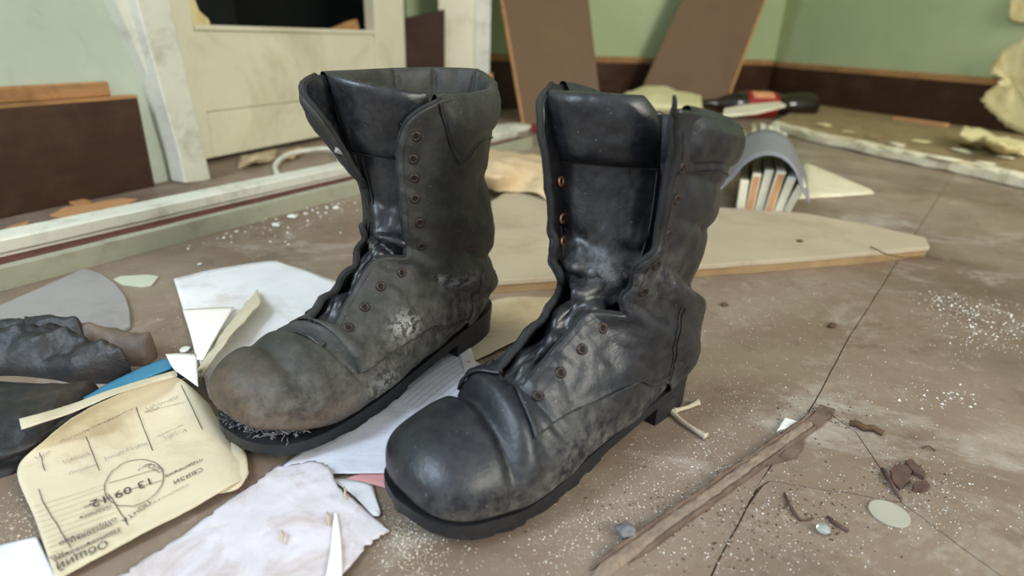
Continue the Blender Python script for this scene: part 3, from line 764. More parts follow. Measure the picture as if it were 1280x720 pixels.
def maskL():
    return dict(dust=lambda p: .16+.55*gauss(p.z, .045, .03)*sstep(.0, .03, p.y)+.5*gauss(p.x, .10, .05)*gauss(p.z, .06, .03)*sstep(0, .03, p.y)+.3*gauss(p.z, .10, .03)*sstep(.08, .0, p.x),
                scuff=lambda p: 1.0*gauss(p.x, .312, .022)+.8*gauss(p.z, .036, .010)*sstep(.2, .24, p.x),
                paint=lambda p: .95*gauss(p.x, .168, .014)*gauss(p.z, .072, .010)*sstep(.02, .04, p.y) + 1.0*gauss(p.x, .118, .005)*gauss(p.z, .100, .005)*sstep(.02, .04, p.y)
                     + .6*gauss(p.x, .095, .02)*gauss(p.z, .092, .006)*sstep(.02, .04, p.y)+.5*gauss(p.x, .205, .02)*gauss(p.z, .035, .012)*sstep(.02, .05, p.y))
CFG_L = dict(collar_seams=[[(14.93, 60), (14.5, 65.5), (14.2, 68.5), (13.62, 79), (14.08, 96), (14.28, 110), (14.28, 150)]],
    lift=(lambda s: .0020*sstep(4.7, 5.2, s), lambda s: (.0056+.0018*math.sin(s*4.6+1))*sstep(4.8, 5.8, s)*sstep(11, 9.5, s)+.002*sstep(10, 11, s)),
    tilt=.006,mat='leather_grey', edge='leather_suede', seed=11, masks=maskL(), throat=4.75,
    near_edge=[(4.6, 26), (5.37, 19), (6.0, 14), (6.99, 12), (8.0, 15), (8.44, 24), (8.91, 38), (9.4, 36), (10.1, 34), (12, 32), (13.1, 31.4), (13.9, 34.3), (14.57, 43.7), (14.9, 56), (15, 64)],
    far_edge=[(4.6, 17), (5.7, 16), (6.3, 19), (7, 14), (8.06, 18), (8.8, 27), (9.4, 24), (10.2, 33), (11.2, 24), (12, 27), (13, 23), (13.8, 24), (14.5, 32), (14.85, 42), (15, 52)],
    quarter_low=[(4.6, 70), (5.8, 72), (7.0, 83.7), (7.95, 103), (8.6, 140), (9.3, 179.9), (15, 179.9)], quarter_front=(4.66, 4.79),
    counter=[(8.3, 114), (8.8, 108), (9.3, 103), (9.8, 98), (10.3, 106), (10.6, 128)],
    seams=[[(4.79, 70), (5.83, 72), (7.02, 84), (7.95, 103), (8.3, 110)], [(8.3, 113), (8.8, 106), (9.3, 101), (9.8, 97), (10.3, 105)]],
    collar_low=[(60, 14.93), (66, 14.5), (69, 14.2), (79, 13.62), (96, 14.1), (110, 14.3), (180, 14.3)], collar_from=60, collar_to=306, collar_pad=.0050, collar_cuts=(140, 183, 226, 262),
    far_low=[(50, 13.6), (180, 14.3)],
    tongue_span=(4.3, 14.6), tongue_width=[(4.3, 24, 22), (5.5, 24, 24), (8, 28, 28), (9.5, 44, 38), (11.5, 45, 45), (15, 45, 45)], tongue_turn=R(30),
    tongue_line=[(8.6, .166, 0, .118, .030), (9.6, .147, .001, .134, .027), (10.6, .137, .001, .152, .028), (11.6, .134, -.000, .176, .032), (12.8, .138, -.002, .212, .037), (14, .144, -.001, .243, .039), (15, .150, .0, .270, .040)],
    pad_span=(12.65, 14.95), pad_width=lambda u: (.92+.12*u, 1.05), pad_thick=.0075,
    pad_seams=[[(12.65, -1+x/10, .0022) for x in range(21)], [(q, -.80, .0022) for q in np.linspace(9.8, 12.6, 18)], [(q, -.62, .0022) for q in np.linspace(9.8, 12.6, 18)]],
    eyelets_near=[(5.24, 31.8), (6.2, 30.2), (7.21, 30.9), (8.19, 40.5), (9.88, 48), (10.99, 46.6), (11.97, 43.6), (12.71, 44.1), (13.35, 43.8), (14.09, 46.1)],
    eyelets_far=[(14.2, 34), (13.3, 28.5)], eyelets_far_out=[(5.24, 31), (6.2, 31), (7.21, 31), (8.19, 38)],
    heel_x=.008, welt=.0028, toe_cut=.005, sole_z=[(.0, .033), (.034, .032), (.080, .027), (.125, .022), (.17, .018), (.21, .0155), (.245, .0160), (.274, .018), (.294, .0205), (.32, .024)],
    sole_bottom=[(.0, .012), (.09, .018), (.12, .014), (.15, .009), (.18, .003), (.2, .0), (.25, .006), (.30, .0135), (.33, .018)], heel_z=0.0)

boot_l = build_boot(BL, 'combat_boot', LPOS, LANG, CFG_L)
tag(boot_l, 'dusty grey-black laceless combat boot with its sole peeling off at the scuffed toe', 'boot', 'pair of old combat boots')
boot_r = build_boot(BR, 'combat_boot', RPOS, RANG, CFG_R)
tag(boot_r, 'black laceless combat boot nearest the camera with bulbous smooth toe and intact sole', 'boot', 'pair of old combat boots')
# frayed white lining showing in the gap between the peeling sole and the toe
rnd = random.Random(5); V, Fc = [], []
for k in range(420):
    a = rnd.uniform(-1.25, 1.25); rr = rnd.uniform(.028, .041)
    x = .262+rr*1.08*math.cos(a); y = rr*1.08*math.sin(a); z = .0225+rnd.uniform(0, .007)
    p = [(x, y, z)]; d = Vector((rnd.uniform(-1, 1), rnd.uniform(-1, 1), rnd.uniform(-.2, .9)))*.0028
    for q in range(3): p.append(tuple(Vector(p[-1])+d+Vector((rnd.uniform(-1, 1), rnd.uniform(-1, 1), rnd.uniform(-1, .6)))*.0013))
    v, f = tube(p, rnd.uniform(.00025, .0006), 4); o_ = len(V); V += v; Fc += [tuple(i+o_ for i in t) for t in f]
fz = obj('frayed_lining', V, Fc, M['fibre'], boot_l); fz['kind'] = 'stuff'

# torn pull tab on the black boot's facing, scrap of white cloth tag on the grey one
p = BR.P(15.0, 50*D2, .001); V, Fc = tube([p-Vector((0, 0, .004)), p+Vector((.001, 0, .004)), p+Vector((.004, .001, .008))], [.002, .0018, .0012], 6); obj('pull_tab', V, Fc, M['leather_suede'], boot_r)
e_ = BL.P(13.2, -23*D2, .001); V = [e_, e_+Vector((.007, -.001, .0035)), e_+Vector((.008, -.001, -.001)), e_+Vector((.001, 0, -.004))]
tg_ = obj('cloth_tag', V, [(0, 1, 2, 3)], M['fibre'], boot_l); solidify(tg_, .0008, 0)
# ------------------------------------------------------------------ things lying about
plain('paper_white', C3(236, 234, 236), 0.85, 0.05, 12, bump=0.2, bscale=60, dirt=C3(186, 168, 148), dirt_amt=0.55, dscale=13)
plain('paper_lilac', C3(224, 224, 234), 0.85, 0.06, 30, bump=0.15, bscale=60, dirt=C3(150, 140, 150), dirt_amt=0.35, dscale=26, stretch=(1, 9, 1, .9))
plain('paper_bright', C3(246, 242, 232), 0.85, 0.02, 12, bump=0.05)
plain('paper_torn', C3(206, 200, 206), 0.9, 0.09, 22, bump=0.6, bscale=45, dirt=C3(160, 134, 116), dirt_amt=0.7, dscale=24)
plain('paper_form', C3(206, 194, 166), 0.85, 0.05, 12, bump=0.15, bscale=50, dirt=C3(160, 132, 90), dirt_amt=0.55, dscale=17)
plain('paper_tan', C3(204, 188, 160), 0.85, 0.08, 12, bump=0.2, dirt=C3(160, 130, 92), dirt_amt=0.6, dscale=12)
plain('card_pink', C3(214, 152, 152), 0.8, 0.06, 12, bump=0.1, dirt=C3(160, 110, 100), dirt_amt=0.4)
plain('cardboard', C3(206, 182, 146), 0.85, 0.1, 14, bump=0.3, dirt=C3(140, 108, 74), dirt_amt=0.6, dscale=12)
plain('fibreboard', C3(176, 162, 138), 0.7, 0.12, 4, bump=0.2, dirt=C3(138, 116, 92), dirt_amt=0.7, dscale=4.5)
plain('fibre_edge', C3(150, 124, 88), 0.9, 0.15, 30, bump=0.5)
plain('disc_grey', C3(150, 146, 144), 0.7, 0.06, 10, bump=0.15, dirt=C3(112, 104, 100), dirt_amt=0.5, dscale=14)
plain('plastic_blue', C3(58, 128, 160), 0.45, 0.12, 14, bump=0.1, dirt=C3(50, 70, 80), dirt_amt=0.6)
plain('ink_grey', C3(92, 84, 78), 0.9, 0.1, 40, bump=0)
plain('ink_dark', C3(66, 58, 56), 0.9, 0.1, 40, bump=0)
plain('pencil_blue', C3(112, 112, 128), 0.9, 0.1, 40, bump=0)
plain('lath', C3(108, 90, 76), 0.8, 0.3, 26, bump=0.8, bscale=90, dirt=C3(60, 44, 34), dirt_amt=0.8, dscale=40, stretch=(1, 1, 1))
plain('plaster', C3(222, 214, 188), 0.9, 0.08, 20, bump=0.6, bscale=90, dirt=C3(168, 140, 98), dirt_amt=0.6, dscale=22)
plain('plaster_white', C3(226, 224, 216), 0.9, 0.05, 20, bump=0.5)
plain('stone', C3(112, 112, 114), 0.7, 0.12, 60, bump=0.4)
plain('bone', C3(190, 178, 156), 0.6, 0.1, 60, bump=0.3)
plain('bark', C3(92, 70, 50), 0.9, 0.3, 120, bump=0.8, bscale=300)
plain('rust_shard', C3(88, 66, 58), 0.8, 0.35, 120, bump=0.5)
plain('orange_wood', C3(190, 142, 98), 0.8, 0.12, 20, bump=0.3)
plain('foam_yellow', C3(216, 208, 164), 0.9, 0.1, 14, bump=0.4, dirt=C3(186, 166, 100), dirt_amt=0.5)
plain('sheet_grey', C3(128, 128, 134), 0.4, 0.08, 10, bump=0.05)
plain('dusty_rubble', C3(150, 130, 94), 0.9, 0.2, 14, bump=0.5, dirt=C3(96, 74, 46), dirt_amt=0.8, dscale=12)
plain('glaze_green', C3(196, 200, 178), 0.6, 0.05, 14, bump=0.2)

def cr(p0, p1, p2, p3, t):
    return 0.5*((2*p1)+(p2-p0)*t+(2*p0-5*p1+4*p2-p3)*t*t+(3*p1-p0-3*p2+p3)*t**3)
class Net:
    """smooth sheet through a net of floor points lifted by z"""
    def __init__(s, rows, raw=False):
        s.r = [[(Vector(q) if raw else G(q[0], q[1], q[2])) for q in row] for row in rows]; s.nu = len(rows); s.nv = len(rows[0])
    def at(s, u, v):
        def idx(x, n): x = max(0, min(.99999, x))*(n-1); i = int(x); return i, x-i
        i, a = idx(u, s.nu); j, b = idx(v, s.nv)
        def g(k, l):
            # extrapolate past the border
            def row(k):
                r = s.r[max(0, min(s.nu-1, k))]
                if l < 0: return 2*r[0]-r[1]
                if l > s.nv-1: return 2*r[-1]-r[-2]
                return r[l]
            if k < 0: return 2*row(0)-row(1)
            if k > s.nu-1: return 2*row(s.nu-1)-row(s.nu-2)
            return row(k)
        cols = [cr(g(i-1, j+q), g(i, j+q), g(i+1, j+q), g(i+2, j+q), a) for q in (-1, 0, 1, 2)]
        return cr(*cols, b)
    def nrm(s, u, v):
        e = .01; n_ = (s.at(min(1, u+e), v)-s.at(max(0, u-e), v)).cross(s.at(u, min(1, v+e))-s.at(u, max(0, v-e))).normalized()
        return n_ if n_.z >= 0 else -n_
def sheet(name, rows, mat, label=None, cat='paper', group=None, nu=26, nv=26, crumple=.0006, freq=30, thick=.0004, ragged=0.0, seed=0, parent=None, raw=False, minz=.0004):
    nt = rows if isinstance(rows, Net) else Net(rows, raw)
    V = []
    for i in range(nu):
        for j in range(nv):
            u, v = i/(nu-1), j/(nv-1)
            if ragged and (i in (0, nu-1) or j in (0, nv-1)):
                u += ragged*nz(j*.9+seed, i*.5, 1)*(1 if i == 0 else -1 if i == nu-1 else 0); v += ragged*nz(i*.9, j*.7+seed, 2)*(1 if j == 0 else -1 if j == nv-1 else 0)
            p = nt.at(min(1, max(0, u)), min(1, max(0, v)))
            p = p+Vector((0, 0, 1))*crumple*fbm(p.x*freq+seed, p.y*freq, seed)
            p.z = max(minz, p.z); V.append(p)
    f = grid_faces(nu, nv); o = obj(name, V, f, mat, parent)
    bm = bmesh.new(); bm.from_mesh(o.data); bmesh.ops.recalc_face_normals(bm, faces=bm.faces)
    if sum(q.normal.z*q.calc_area() for q in bm.faces) < 0: bmesh.ops.reverse_faces(bm, faces=bm.faces)
    bm.to_mesh(o.data); bm.free()
    solidify(o, thick, 1.0 if True else 0)
    if label: tag(o, label, cat, group)
    return o

# ---- long beam lying along the left side
b0 = Vector((-0.617, .655, 0)); bd_ = Vector((.281, .49, 0)).normalized(); bn_ = Vector((-bd_.y, bd_.x, 0))
bs, be = b0-bd_*.55, b0+bd_*1.33
beam = empty('door_frame_beam', bs, 0); tag(beam, 'long painted door-frame beam lying on the floor with a raised white edge', 'beam')
def extr(name, prof, mat, bev=.002):
    L = (be-bs); m = 40; V = []; k = len(prof); Fc = []
    for i in range(m+1):
        for d, z in prof: V.append(L*(i/m)+bn_*(d+.0006*nz(i*.8, d*90, 3))+Vector((0, 0, z+(.0007*nz(i*1.3, z*200, 1) if z > .003 else 0))))
    for i in range(m):
        for j in range(k): Fc.append((i*k+j, i*k+(j+1) % k, (i+1)*k+(j+1) % k, (i+1)*k+j))
    Fc.append(tuple(range(k))); Fc.append(tuple(m*k+j for j in range(k))[::-1])
    o = obj(name, V, Fc, mat, beam, False); bm = bmesh.new(); bm.from_mesh(o.data); bmesh.ops.recalc_face_normals(bm, faces=bm.faces); bm.to_mesh(o.data); bm.free()
    return o
extr('front_board', [(0, 0), (0, .027), (.012, .0285), (.012, 0)], M['paint_greenish'])
extr('rebate', [(.0122, 0), (.0122, .0275), (.030, .024), (.058, .023), (.058, 0)], M['paint_redbrown'])
extr('white_edge', [(.0582, .0), (.0582, .026), (.054, .030), (.054, .044), (.058, .046), (.094, .047), (.097, .044), (.097, 0)], M['paint_white'])

# ---- grey disc fragment on the floor
pd_ = [G(x, y) for x, y in ((-40, 405), (0, 386), (55, 362), (106, 339), (128, 346), (146, 359), (158, 375), (163, 392), (164, 411), (120, 440), (40, 440), (-40, 440))]
tag(slab('grey_disc', pd_, .0005, .0045, M['disc_grey'], bev=.001), 'flat grey round-edged board fragment behind the gloves', 'board')
tag(slab('paint_flake', [G(x, y) for x, y in ((142, 351), (150, 347), (186, 345), (199, 347), (190, 358), (178, 360), (152, 357))], .0, .0022, M['glaze_green'], bev=.0006), 'pale green paint flake beside the grey disc fragment', 'flake')

# ---- papers, from the lowest to the topmost
sheet('pink_card', [[(430, 600, .001), (520, 560, .001), (620, 470, .001), (700, 395, .001)], [(470, 607, .001), (560, 575, .001), (660, 490, .001), (730, 410, .001)], [(520, 622, .001), (610, 590, .001), (700, 510, .001), (760, 425, .001)]], M['card_pink'], 'pale pink card folder between the two boots', 'folder', thick=.0006)
tan = sheet('tan_folder', [[(560, 400, .003), (628, 372, .004), (700, 372, .004)], [(575, 425, .0035), (640, 400, .006), (710, 392, .005)], [(592, 452, .0025), (650, 424, .0075), (722, 402, .0065)]], M['paper_tan'], 'tan paper sheet with curled edge under the heel of the grey boot', 'paper', crumple=.0009)
doc = sheet('printed_sheet', [[(345, 590, .003), (430, 520, .003), (520, 450, .003), (575, 425, .003)], [(395, 592, .003), (470, 540, .003), (545, 478, .003), (590, 448, .003)], [(440, 592, .003), (510, 560, .003), (590, 500, .003), (625, 470, .003)], [(486, 592, .003), (556, 575, .003), (630, 530, .003), (660, 495, .003)]], M['paper_lilac'], 'white ruled document sheet lying between the boots', 'paper', crumple=.0004)
# perforated margin of the document
pm = Net([[(570, 432, .0042), (580, 462, .0042), (590, 490, .0042), (598, 516, .0042)], [(587, 430, .0042), (596, 458, .0042), (606, 486, .0042), (614, 512, .0042)]])
mg = sheet('perforated_strip', pm, M['paper_white'], nu=6, nv=20, crumple=.0001, parent=doc)
for k in range(6):
    p = pm.at(.5, .08+k*.17); V = [p+Vector((.0021*math.cos(a), .0021*math.sin(a), .0006)) for a in np.linspace(0, 2*math.pi, 14)[:-1]]
    obj('punch_hole', V, [tuple(range(13))], M['card_pink'], mg)
# faint ruled lines on the document
dn = Net([[(345, 590, .003), (430, 520, .003), (520, 450, .003), (575, 425, .003)], [(395, 592, .003), (470, 540, .003), (545, 478, .003), (590, 448, .003)], [(440, 592, .003), (510, 560, .003), (590, 500, .003), (625, 470, .003)], [(486, 592, .003), (556, 575, .003), (630, 530, .003), (660, 495, .003)]])
def strokes(nt, lines, wd, mat, parent, name, lift=.0006):
    V, Fc = [], []
    for L in lines:
        P = [nt.at(u, v)+nt.nrm(u, v)*lift for u, v in L]
        for i, p in enumerate(P):
            t = (P[min(i+1, len(P)-1)]-P[max(i-1, 0)]); s_ = Vector((-t.y, t.x, 0))
            s_ = s_.normalized()*wd*.5 if s_.length > 1e-9 else Vector((wd*.5, 0, 0))
            V += [p-s_, p+s_]
            if i: k = len(V); Fc.append((k-4, k-3, k-1, k-2))
    return obj(name, V, Fc, mat, parent, False)
for u in np.linspace(.08, .6, 12): strokes(dn, [[(u, v) for v in np.linspace(.5, .93, 8)]], .0003, M['pencil_blue'], doc, 'ruled_line', .0011)

big = sheet('white_sheet', [[(217, 349, .001), (262, 338, .001), (308, 330, .001), (346, 326, .001)], [(230, 390, .002), (290, 372, .0015), (345, 358, .001), (400, 345, .001)], [(246, 440, .002), (310, 420, .0015), (375, 400, .001), (440, 365, .001)], [(262, 500, .001), (330, 490, .001), (400, 470, .001), (470, 440, .001)]], M['paper_white'], 'large white paper sheet under the toe of the grey boot', 'paper', crumple=.0010)
fold = sheet('folded_corner', [[(228, 387, .004), (262, 385, .005), (293, 384, .006)], [(237, 415, .006), (256, 413, .008), (275, 412, .010)], [(246, 450, .006), (250, 450, .007), (254, 450, .008)]], M['paper_bright'], nu=16, nv=16, crumple=.0003, parent=big)
curl = sheet('curled_flap', [[(322, 362, .005), (300, 388, .006), (272, 424, .006), (247, 462, .005)], [(326, 378, .017), (305, 400, .019), (280, 430, .019), (252, 470, .016)], [(318, 386, .010), (298, 408, .011), (272, 440, .011), (250, 478, .008)]], M['paper_tan'], nu=22, nv=26, crumple=.0022, freq=55, parent=big)
curl.data.materials.clear(); curl.data.materials.append(M['paper_form'])

torn = [[(120, 740, .001), (200, 690, .001), (280, 632, .001), (348, 584, .002)], [(200, 760, .001), (268, 705, .003), (330, 640, .004), (402, 579, .005)], [(300, 780, .001), (345, 720, .004), (395, 660, .006), (428, 612, .006)], [(380, 790, .001), (420, 735, .003), (452, 690, .004), (488, 664, .001)]]
tnet = Net(torn)
tp = sheet('torn_board', tnet, M['paper_torn'], 'torn white paper-faced board in front of the grey boot', 'board', nu=40, nv=40, crumple=.0018, freq=38, ragged=.05, thick=.0010)
# bright tear wedge standing proud and the fibrous lip
wd_ = Net([[(418, 640, .0085), (416, 660, .008), (413, 690, .0075), (404, 740, .006)], [(420, 640, .0085), (424, 660, .008), (427, 690, .0075), (428, 740, .006)]])
sheet('tear_wedge', wd_, M['paper_bright'], nu=5, nv=16, crumple=.0002, parent=tp)
for k, (x, y, a) in enumerate(((352, 663, 1.9), (409, 640, 2.2), (430, 608, .4))):
    P = [G(x, y, .008), G(x+2, y+5, .0095), G(x+1, y+11, .009), G(x+3, y+17, .008)]; V, Fc = tube(P, [.0004, .001, .0009, .0003], 5); obj('paper_flap', V, Fc, M['cardboard'], tp)
under = sheet('small_white_sheet', [[(410, 598, .0020), (440, 618, .0020), (466, 645, .0020)], [(440, 600, .0020), (458, 620, .0020), (474, 645, .0020)], [(466, 606, .0020), (470, 622, .0020), (476, 640, .0020)]], M['paper_white'], 'small white paper corner beside the pink card', 'paper', nu=8, nv=8, crumple=.0002)
sheet('corner_sheet', [[(-40, 700, .001), (0, 682, .001), (46, 671, .002)], [(-40, 740, .001), (15, 720, .001), (60, 700, .002)], [(-40, 780, .001), (20, 760, .001), (80, 735, .002)]], M['paper_lilac'], 'white paper sheet at the lower left under the printed form', 'paper', crumple=.0005)

# ---- the old postal form: a buckled sheet, its far half raised in a fold
frows = [[(70, 726, .004), (150, 683, .005), (228, 642, .006), (290, 607, .006), (309, 597, .003)],
         [(45, 652, .008), (130, 622, .009), (205, 592, .010), (270, 566, .010), (306, 580, .004)],
         [(22, 587, .014), (112, 560, .014), (185, 540, .015), (245, 526, .016), (292, 560, .006)],
         [(58, 548, .026), (128, 519, .026), (198, 498, .026), (236, 496, .025), (276, 530, .009)],
         [(88, 523, .040), (140, 496, .040), (196, 474, .040), (224, 473, .036), (262, 506, .015)]]
form_net = Net(frows)
form = sheet('postal_form', form_net, M['paper_form'], 'buckled yellowed postal form with handwriting and oval date stamp', 'paper', nu=46, nv=46, crumple=.0009, freq=40)
sheet('turned_edge', [[(222, 470, .0395), (150, 492, .0415), (85, 518, .040), (27, 537, .034)], [(220, 463, .033), (150, 484, .036), (85, 507, .036), (24, 524, .032)], [(218, 466, .028), (150, 488, .029), (85, 512, .030), (26, 530, .028)]], M['paper_form'], nu=10, nv=26, crumple=.0006, parent=form)
# second leaf under the form's right corner
sheet('second_leaf', [[(255, 620, .003), (296, 612, .004), (311, 592, .005)], [(240, 575, .006), (282, 575, .006), (304, 560, .006)], [(225, 560, .006), (250, 550, .006), (272, 520, .008)]], M['paper_form'], nu=12, nv=12, crumple=.0004, parent=form)

def print_text(nt, txt, u, v, size, ang, mat, parent, name='printed_text', lift=.0013, sheary=1.0):
    """lettering wrapped on a sheet; u, v net coordinates of its start, size in metres"""
    cu = bpy.data.curves.new('t', 'FONT'); cu.body = txt; cu.size = 1.0; cu.resolution_u = 2
    ob = bpy.data.objects.new('t', cu); COL.objects.link(ob)
    dg = bpy.context.evaluated_depsgraph_get(); me = bpy.data.meshes.new_from_object(ob.evaluated_get(dg))
    bpy.data.objects.remove(ob)
    # local scale of the net
    e = .02; du = (nt.at(min(1, u+e), v)-nt.at(u, v)).length/e; dv = (nt.at(u, min(1, v+e))-nt.at(u, v)).length/e
    ca, sa = math.cos(ang), math.sin(ang)
    for q in me.vertices:
        x, y = q.co.x*size, q.co.y*size*sheary
        a, b = ca*x-sa*y, sa*x+ca*y            # a along v (across the sheet), b along u (up the sheet)
        uu, vv = u+b/du, v+a/dv
        q.co = nt.at(uu, vv)+nt.nrm(min(1, max(0, uu)), min(1, max(0, vv)))*lift
    o = link(name, me, mat, parent, False); return o
PI = math.pi
_cand = [(i/60, j/60, form_net.at(i/60, j/60)) for i in range(61) for j in range(61)]
def view(P):
    d = P-CAM; w_ = d.dot(FW); return (640+F_PX*d.dot(RT)/w_, 360-F_PX*d.dot(UP)/w_)
_cand = [(u, v, *view(p)) for u, v, p in _cand]
def UV(x, y):
    """net coordinates of the form near a pixel"""
    q = sorted(_cand, key=lambda c_: (c_[2]-x)**2+(c_[3]-y)**2)[:4]
    ws = [1/(.3+(c_[2]-x)**2+(c_[3]-y)**2) for c_ in q]; t = sum(ws)
    return sum(c_[0]*k for c_, k in zip(q, ws))/t, sum(c_[1]*k for c_, k in zip(q, ws))/t
def line(x0, y0, x1, y1, k=7): return [UV(lerp(x0, x1, i/(k-1)), lerp(y0, y1, i/(k-1))) for i in range(k)]
# the form lies upside down to the viewer
for txt, x, y, sz in (('Общий счет', 134, 676, .0085), ('Наименование', 150, 661, .0052), ('почтовых', 140, 655, .0052), ('отправлений', 146, 648, .0052), ('Колич.', 80, 690, .0056), ('(ф', 74, 703, .006),
                      ('отделение', 254, 574, .0046), ('СВЯЗИ', 252, 586, .0056), ('подпись', 140, 632, .0046), ('выдано', 138, 622, .0042)):
    print_text(form_net, txt, *UV(x, y), sz, PI, M['ink_dark'] if sz > .008 else M['ink_grey'], form)
print_text(form_net, '13 09 12', *UV(191, 597), .0105, PI, M['ink_dark'], form, 'date_stamp')
print_text(form_net, 'ПОЧТА', *UV(186, 627), .0055, PI+.35, M['ink_grey'], form, 'date_stamp')
print_text(form_net, 'СССР', *UV(206, 588), .0055, PI-1.1, M['ink_grey'], form, 'date_stamp')
def oval(r): return [UV(168+r*(38*math.cos(a)*.96+27*math.sin(a)*.20), 605+r*(-38*math.cos(a)*.30+27*math.sin(a))) for a in np.linspace(0, 2*PI, 44)]
strokes(form_net, [oval(1.0)], .0006, M['ink_grey'], form, 'date_stamp', .0013)
strokes(form_net, [line(136, 606, 196, 588)], .0005, M['ink_grey'], form, 'date_stamp', .0013)
strokes(form_net, [line(142, 620, 202, 602)], .0005, M['ink_grey'], form, 'date_stamp', .0013)
for k in range(11): strokes(form_net, [line(42+2.4*k, 636+6.4*k, 132+2.2*k, 606+6.0*k, 9)], .00025, M['ink_grey'], form, 'ruled_line', .0013)
for q in ((49, 612, 53, 627), (53, 627, 90, 688), (137, 619, 161, 659), (108, 547, 125, 590), (170, 510, 191, 565), (227, 482, 253, 538), (50, 566, 57, 590)): strokes(form_net, [line(*q)], .0005, M['ink_dark'], form, 'ruled_line', .0013)
for q in ((178, 637, 236, 607), (180, 516, 229, 504), (195, 548, 228, 533), (105, 540, 165, 512)):
    dots = [line(lerp(q[0], q[2], t), lerp(q[1], q[3], t), lerp(q[0], q[2], t+.022), lerp(q[1], q[3], t+.022), 2) for t in np.arange(0, 1, .045)]
    o = strokes(form_net, dots, .0006, M['ink_grey'], form, 'dotted_line', .0013); o['kind'] = 'stuff'
rn = random.Random(21)
for (x0, y0, x1, y1, h) in ((80, 580, 112, 568, 7), (132, 575, 185, 555, 6), (75, 553, 112, 538, 5), (183, 512, 222, 498, 6), (182, 517, 200, 510, 5), (205, 550, 233, 538, 7), (85, 594, 122, 582, 4), (45, 574, 62, 566, 5), (172, 590, 182, 584, 4), (122, 532, 150, 520, 4)):
    n_ = max(6, int((x1-x0)/2.2)); q = []
    for k in range(n_):
        t = k/(n_-1); q.append(UV(lerp(x0, x1, t)+rn.uniform(-.8, .8), lerp(y0, y1, t)+h*(.5 if k % 2 else -.5)*rn.uniform(.35, 1.0)))
    strokes(form_net, [q], .00045, M['pencil_blue'], form, 'handwriting', .0013)

# ---- white card and blue plastic beside the form
sheet('white_card', [[(207, 443, .036), (227, 442, .038), (246, 443, .038)], [(216, 460, .036), (232, 462, .038), (247, 466, .039)], [(226, 468, .036), (237, 476, .037), (248, 484, .038)]], M['paper_bright'], 'small bright white card standing above the blue strip', 'card', nu=10, nv=10, crumple=.0001)
bl = sheet('blue_strip', [[(104, 497, .020), (150, 472, .026), (204, 449, .028), (232, 446, .026)], [(116, 506, .022), (160, 484, .030), (208, 462, .033), (240, 456, .030)], [(122, 508, .010), (164, 488, .014), (210, 468, .016), (242, 462, .014)], [(122, 512, .001), (164, 496, .001), (210, 478, .001), (242, 470, .001)]], M['plastic_blue'], 'bright blue plastic strip between the gloves and the form', 'plastic', nu=20, nv=24, crumple=.0006, thick=.001)
# ---- old gloves at the left
n = NT('glove'); c = n.ramp(n.noise(12, 6, 0.65), [(0.35, (0.008, 0.009, 0.012)), (0.65, (0.020, 0.021, 0.024))])
c = n.mix(n.ramp(n.noise(16, 7, 0.7, dist=.6), [(0.46, 0.0), (0.68, 0.75)]), c, (0.06, 0.04, 0.028)); n.bump(n.noise(150, 5, 0.65), 0.5, 0.002); M['glove'] = n.out(c, 0.48)
n = NT('glove_tan'); c = n.ramp(n.noise(14, 6, 0.65), [(0.35, (0.07, 0.05, 0.038)), (0.65, (0.17, 0.12, 0.09))])
c = n.mix(n.ramp(n.noise(22, 7, 0.7), [(0.5, 0.0), (0.7, 0.6)]), c, (0.03, 0.026, 0.025)); n.bump(n.noise(150, 5, 0.65), 0.5, 0.002); M['glove_tan'] = n.out(c, 0.6)
def drape(name, back, front, h, z0, mat, parent, folds, freq, seed, nu=60, nv=36, dirn=(1.0, .4)):
    """limp leather lying on the floor between two floor outlines (pixels), domed to height h, with sharp folds"""
    fb_ = curve([(i, *q) for i, q in enumerate(back)]); ff_ = curve([(i, *q) for i, q in enumerate(front)]); m = len(back)-1; V = []
    for i in range(nu):
        u = i/(nu-1); B_, F_ = fb_(u*m), ff_(u*m); pb_, pf_ = G(*B_), G(*F_)
        eu = min(1, u/.10, (1-u)/.10); eu = math.sqrt(max(0, 1-(1-eu)**2))
        for j in range(nv):
            v = j/(nv-1); p = pf_.lerp(pb_, v); dm = max(0, math.sin(PI*v))**.55*eu
            a_ = p.x*dirn[0]+p.y*dirn[1]; b_ = -p.x*dirn[1]+p.y*dirn[0]
            k = folds*(1.6*(.42-abs(nz(a_*freq*.45+seed, b_*freq*1.5, seed)))+1.0*(.4-abs(nz(a_*freq*1.1, b_*freq*.9+seed*3, seed+5)))+.35*fbm(p.x*freq*3, p.y*freq*3, seed))
            p.z = max(.0006, z0*dm+h*dm+k*dm); V.append(p+Vector((k*.25, 0, 0))*dm)
    # closed underside
    n0 = len(V); V += [Vector((q.x, q.y, .0003+.9*z0*(1 if 0 < (t % nv) < nv-1 else 0)*0)) for t, q in enumerate(V[:n0])]
    top = grid_faces(nu, nv); Fc = top+[tuple(n0+t for t in f[::-1]) for f in top]
    rim = [i*nv for i in range(nu)]+[(nu-1)*nv+j for j in range(1, nv)]+[i*nv+nv-1 for i in range(nu-2, -1, -1)]+[j for j in range(nv-2, 0, -1)]
    for t in range(len(rim)): a_, b_ = rim[t], rim[(t+1) % len(rim)]; Fc.append((a_, b_, n0+b_, n0+a_))
    bm = bmesh.new(); vs = [bm.verts.new(v) for v in V]
    for q in Fc: bm.faces.new([vs[k] for k in q])
    return from_bm(name, bm, mat, parent, True)
gl = empty('work_glove', (0, 0, 0)); tag(gl, 'crumpled black leather glove with a tan thumb beside the grey disc fragment', 'glove', 'old work gloves')
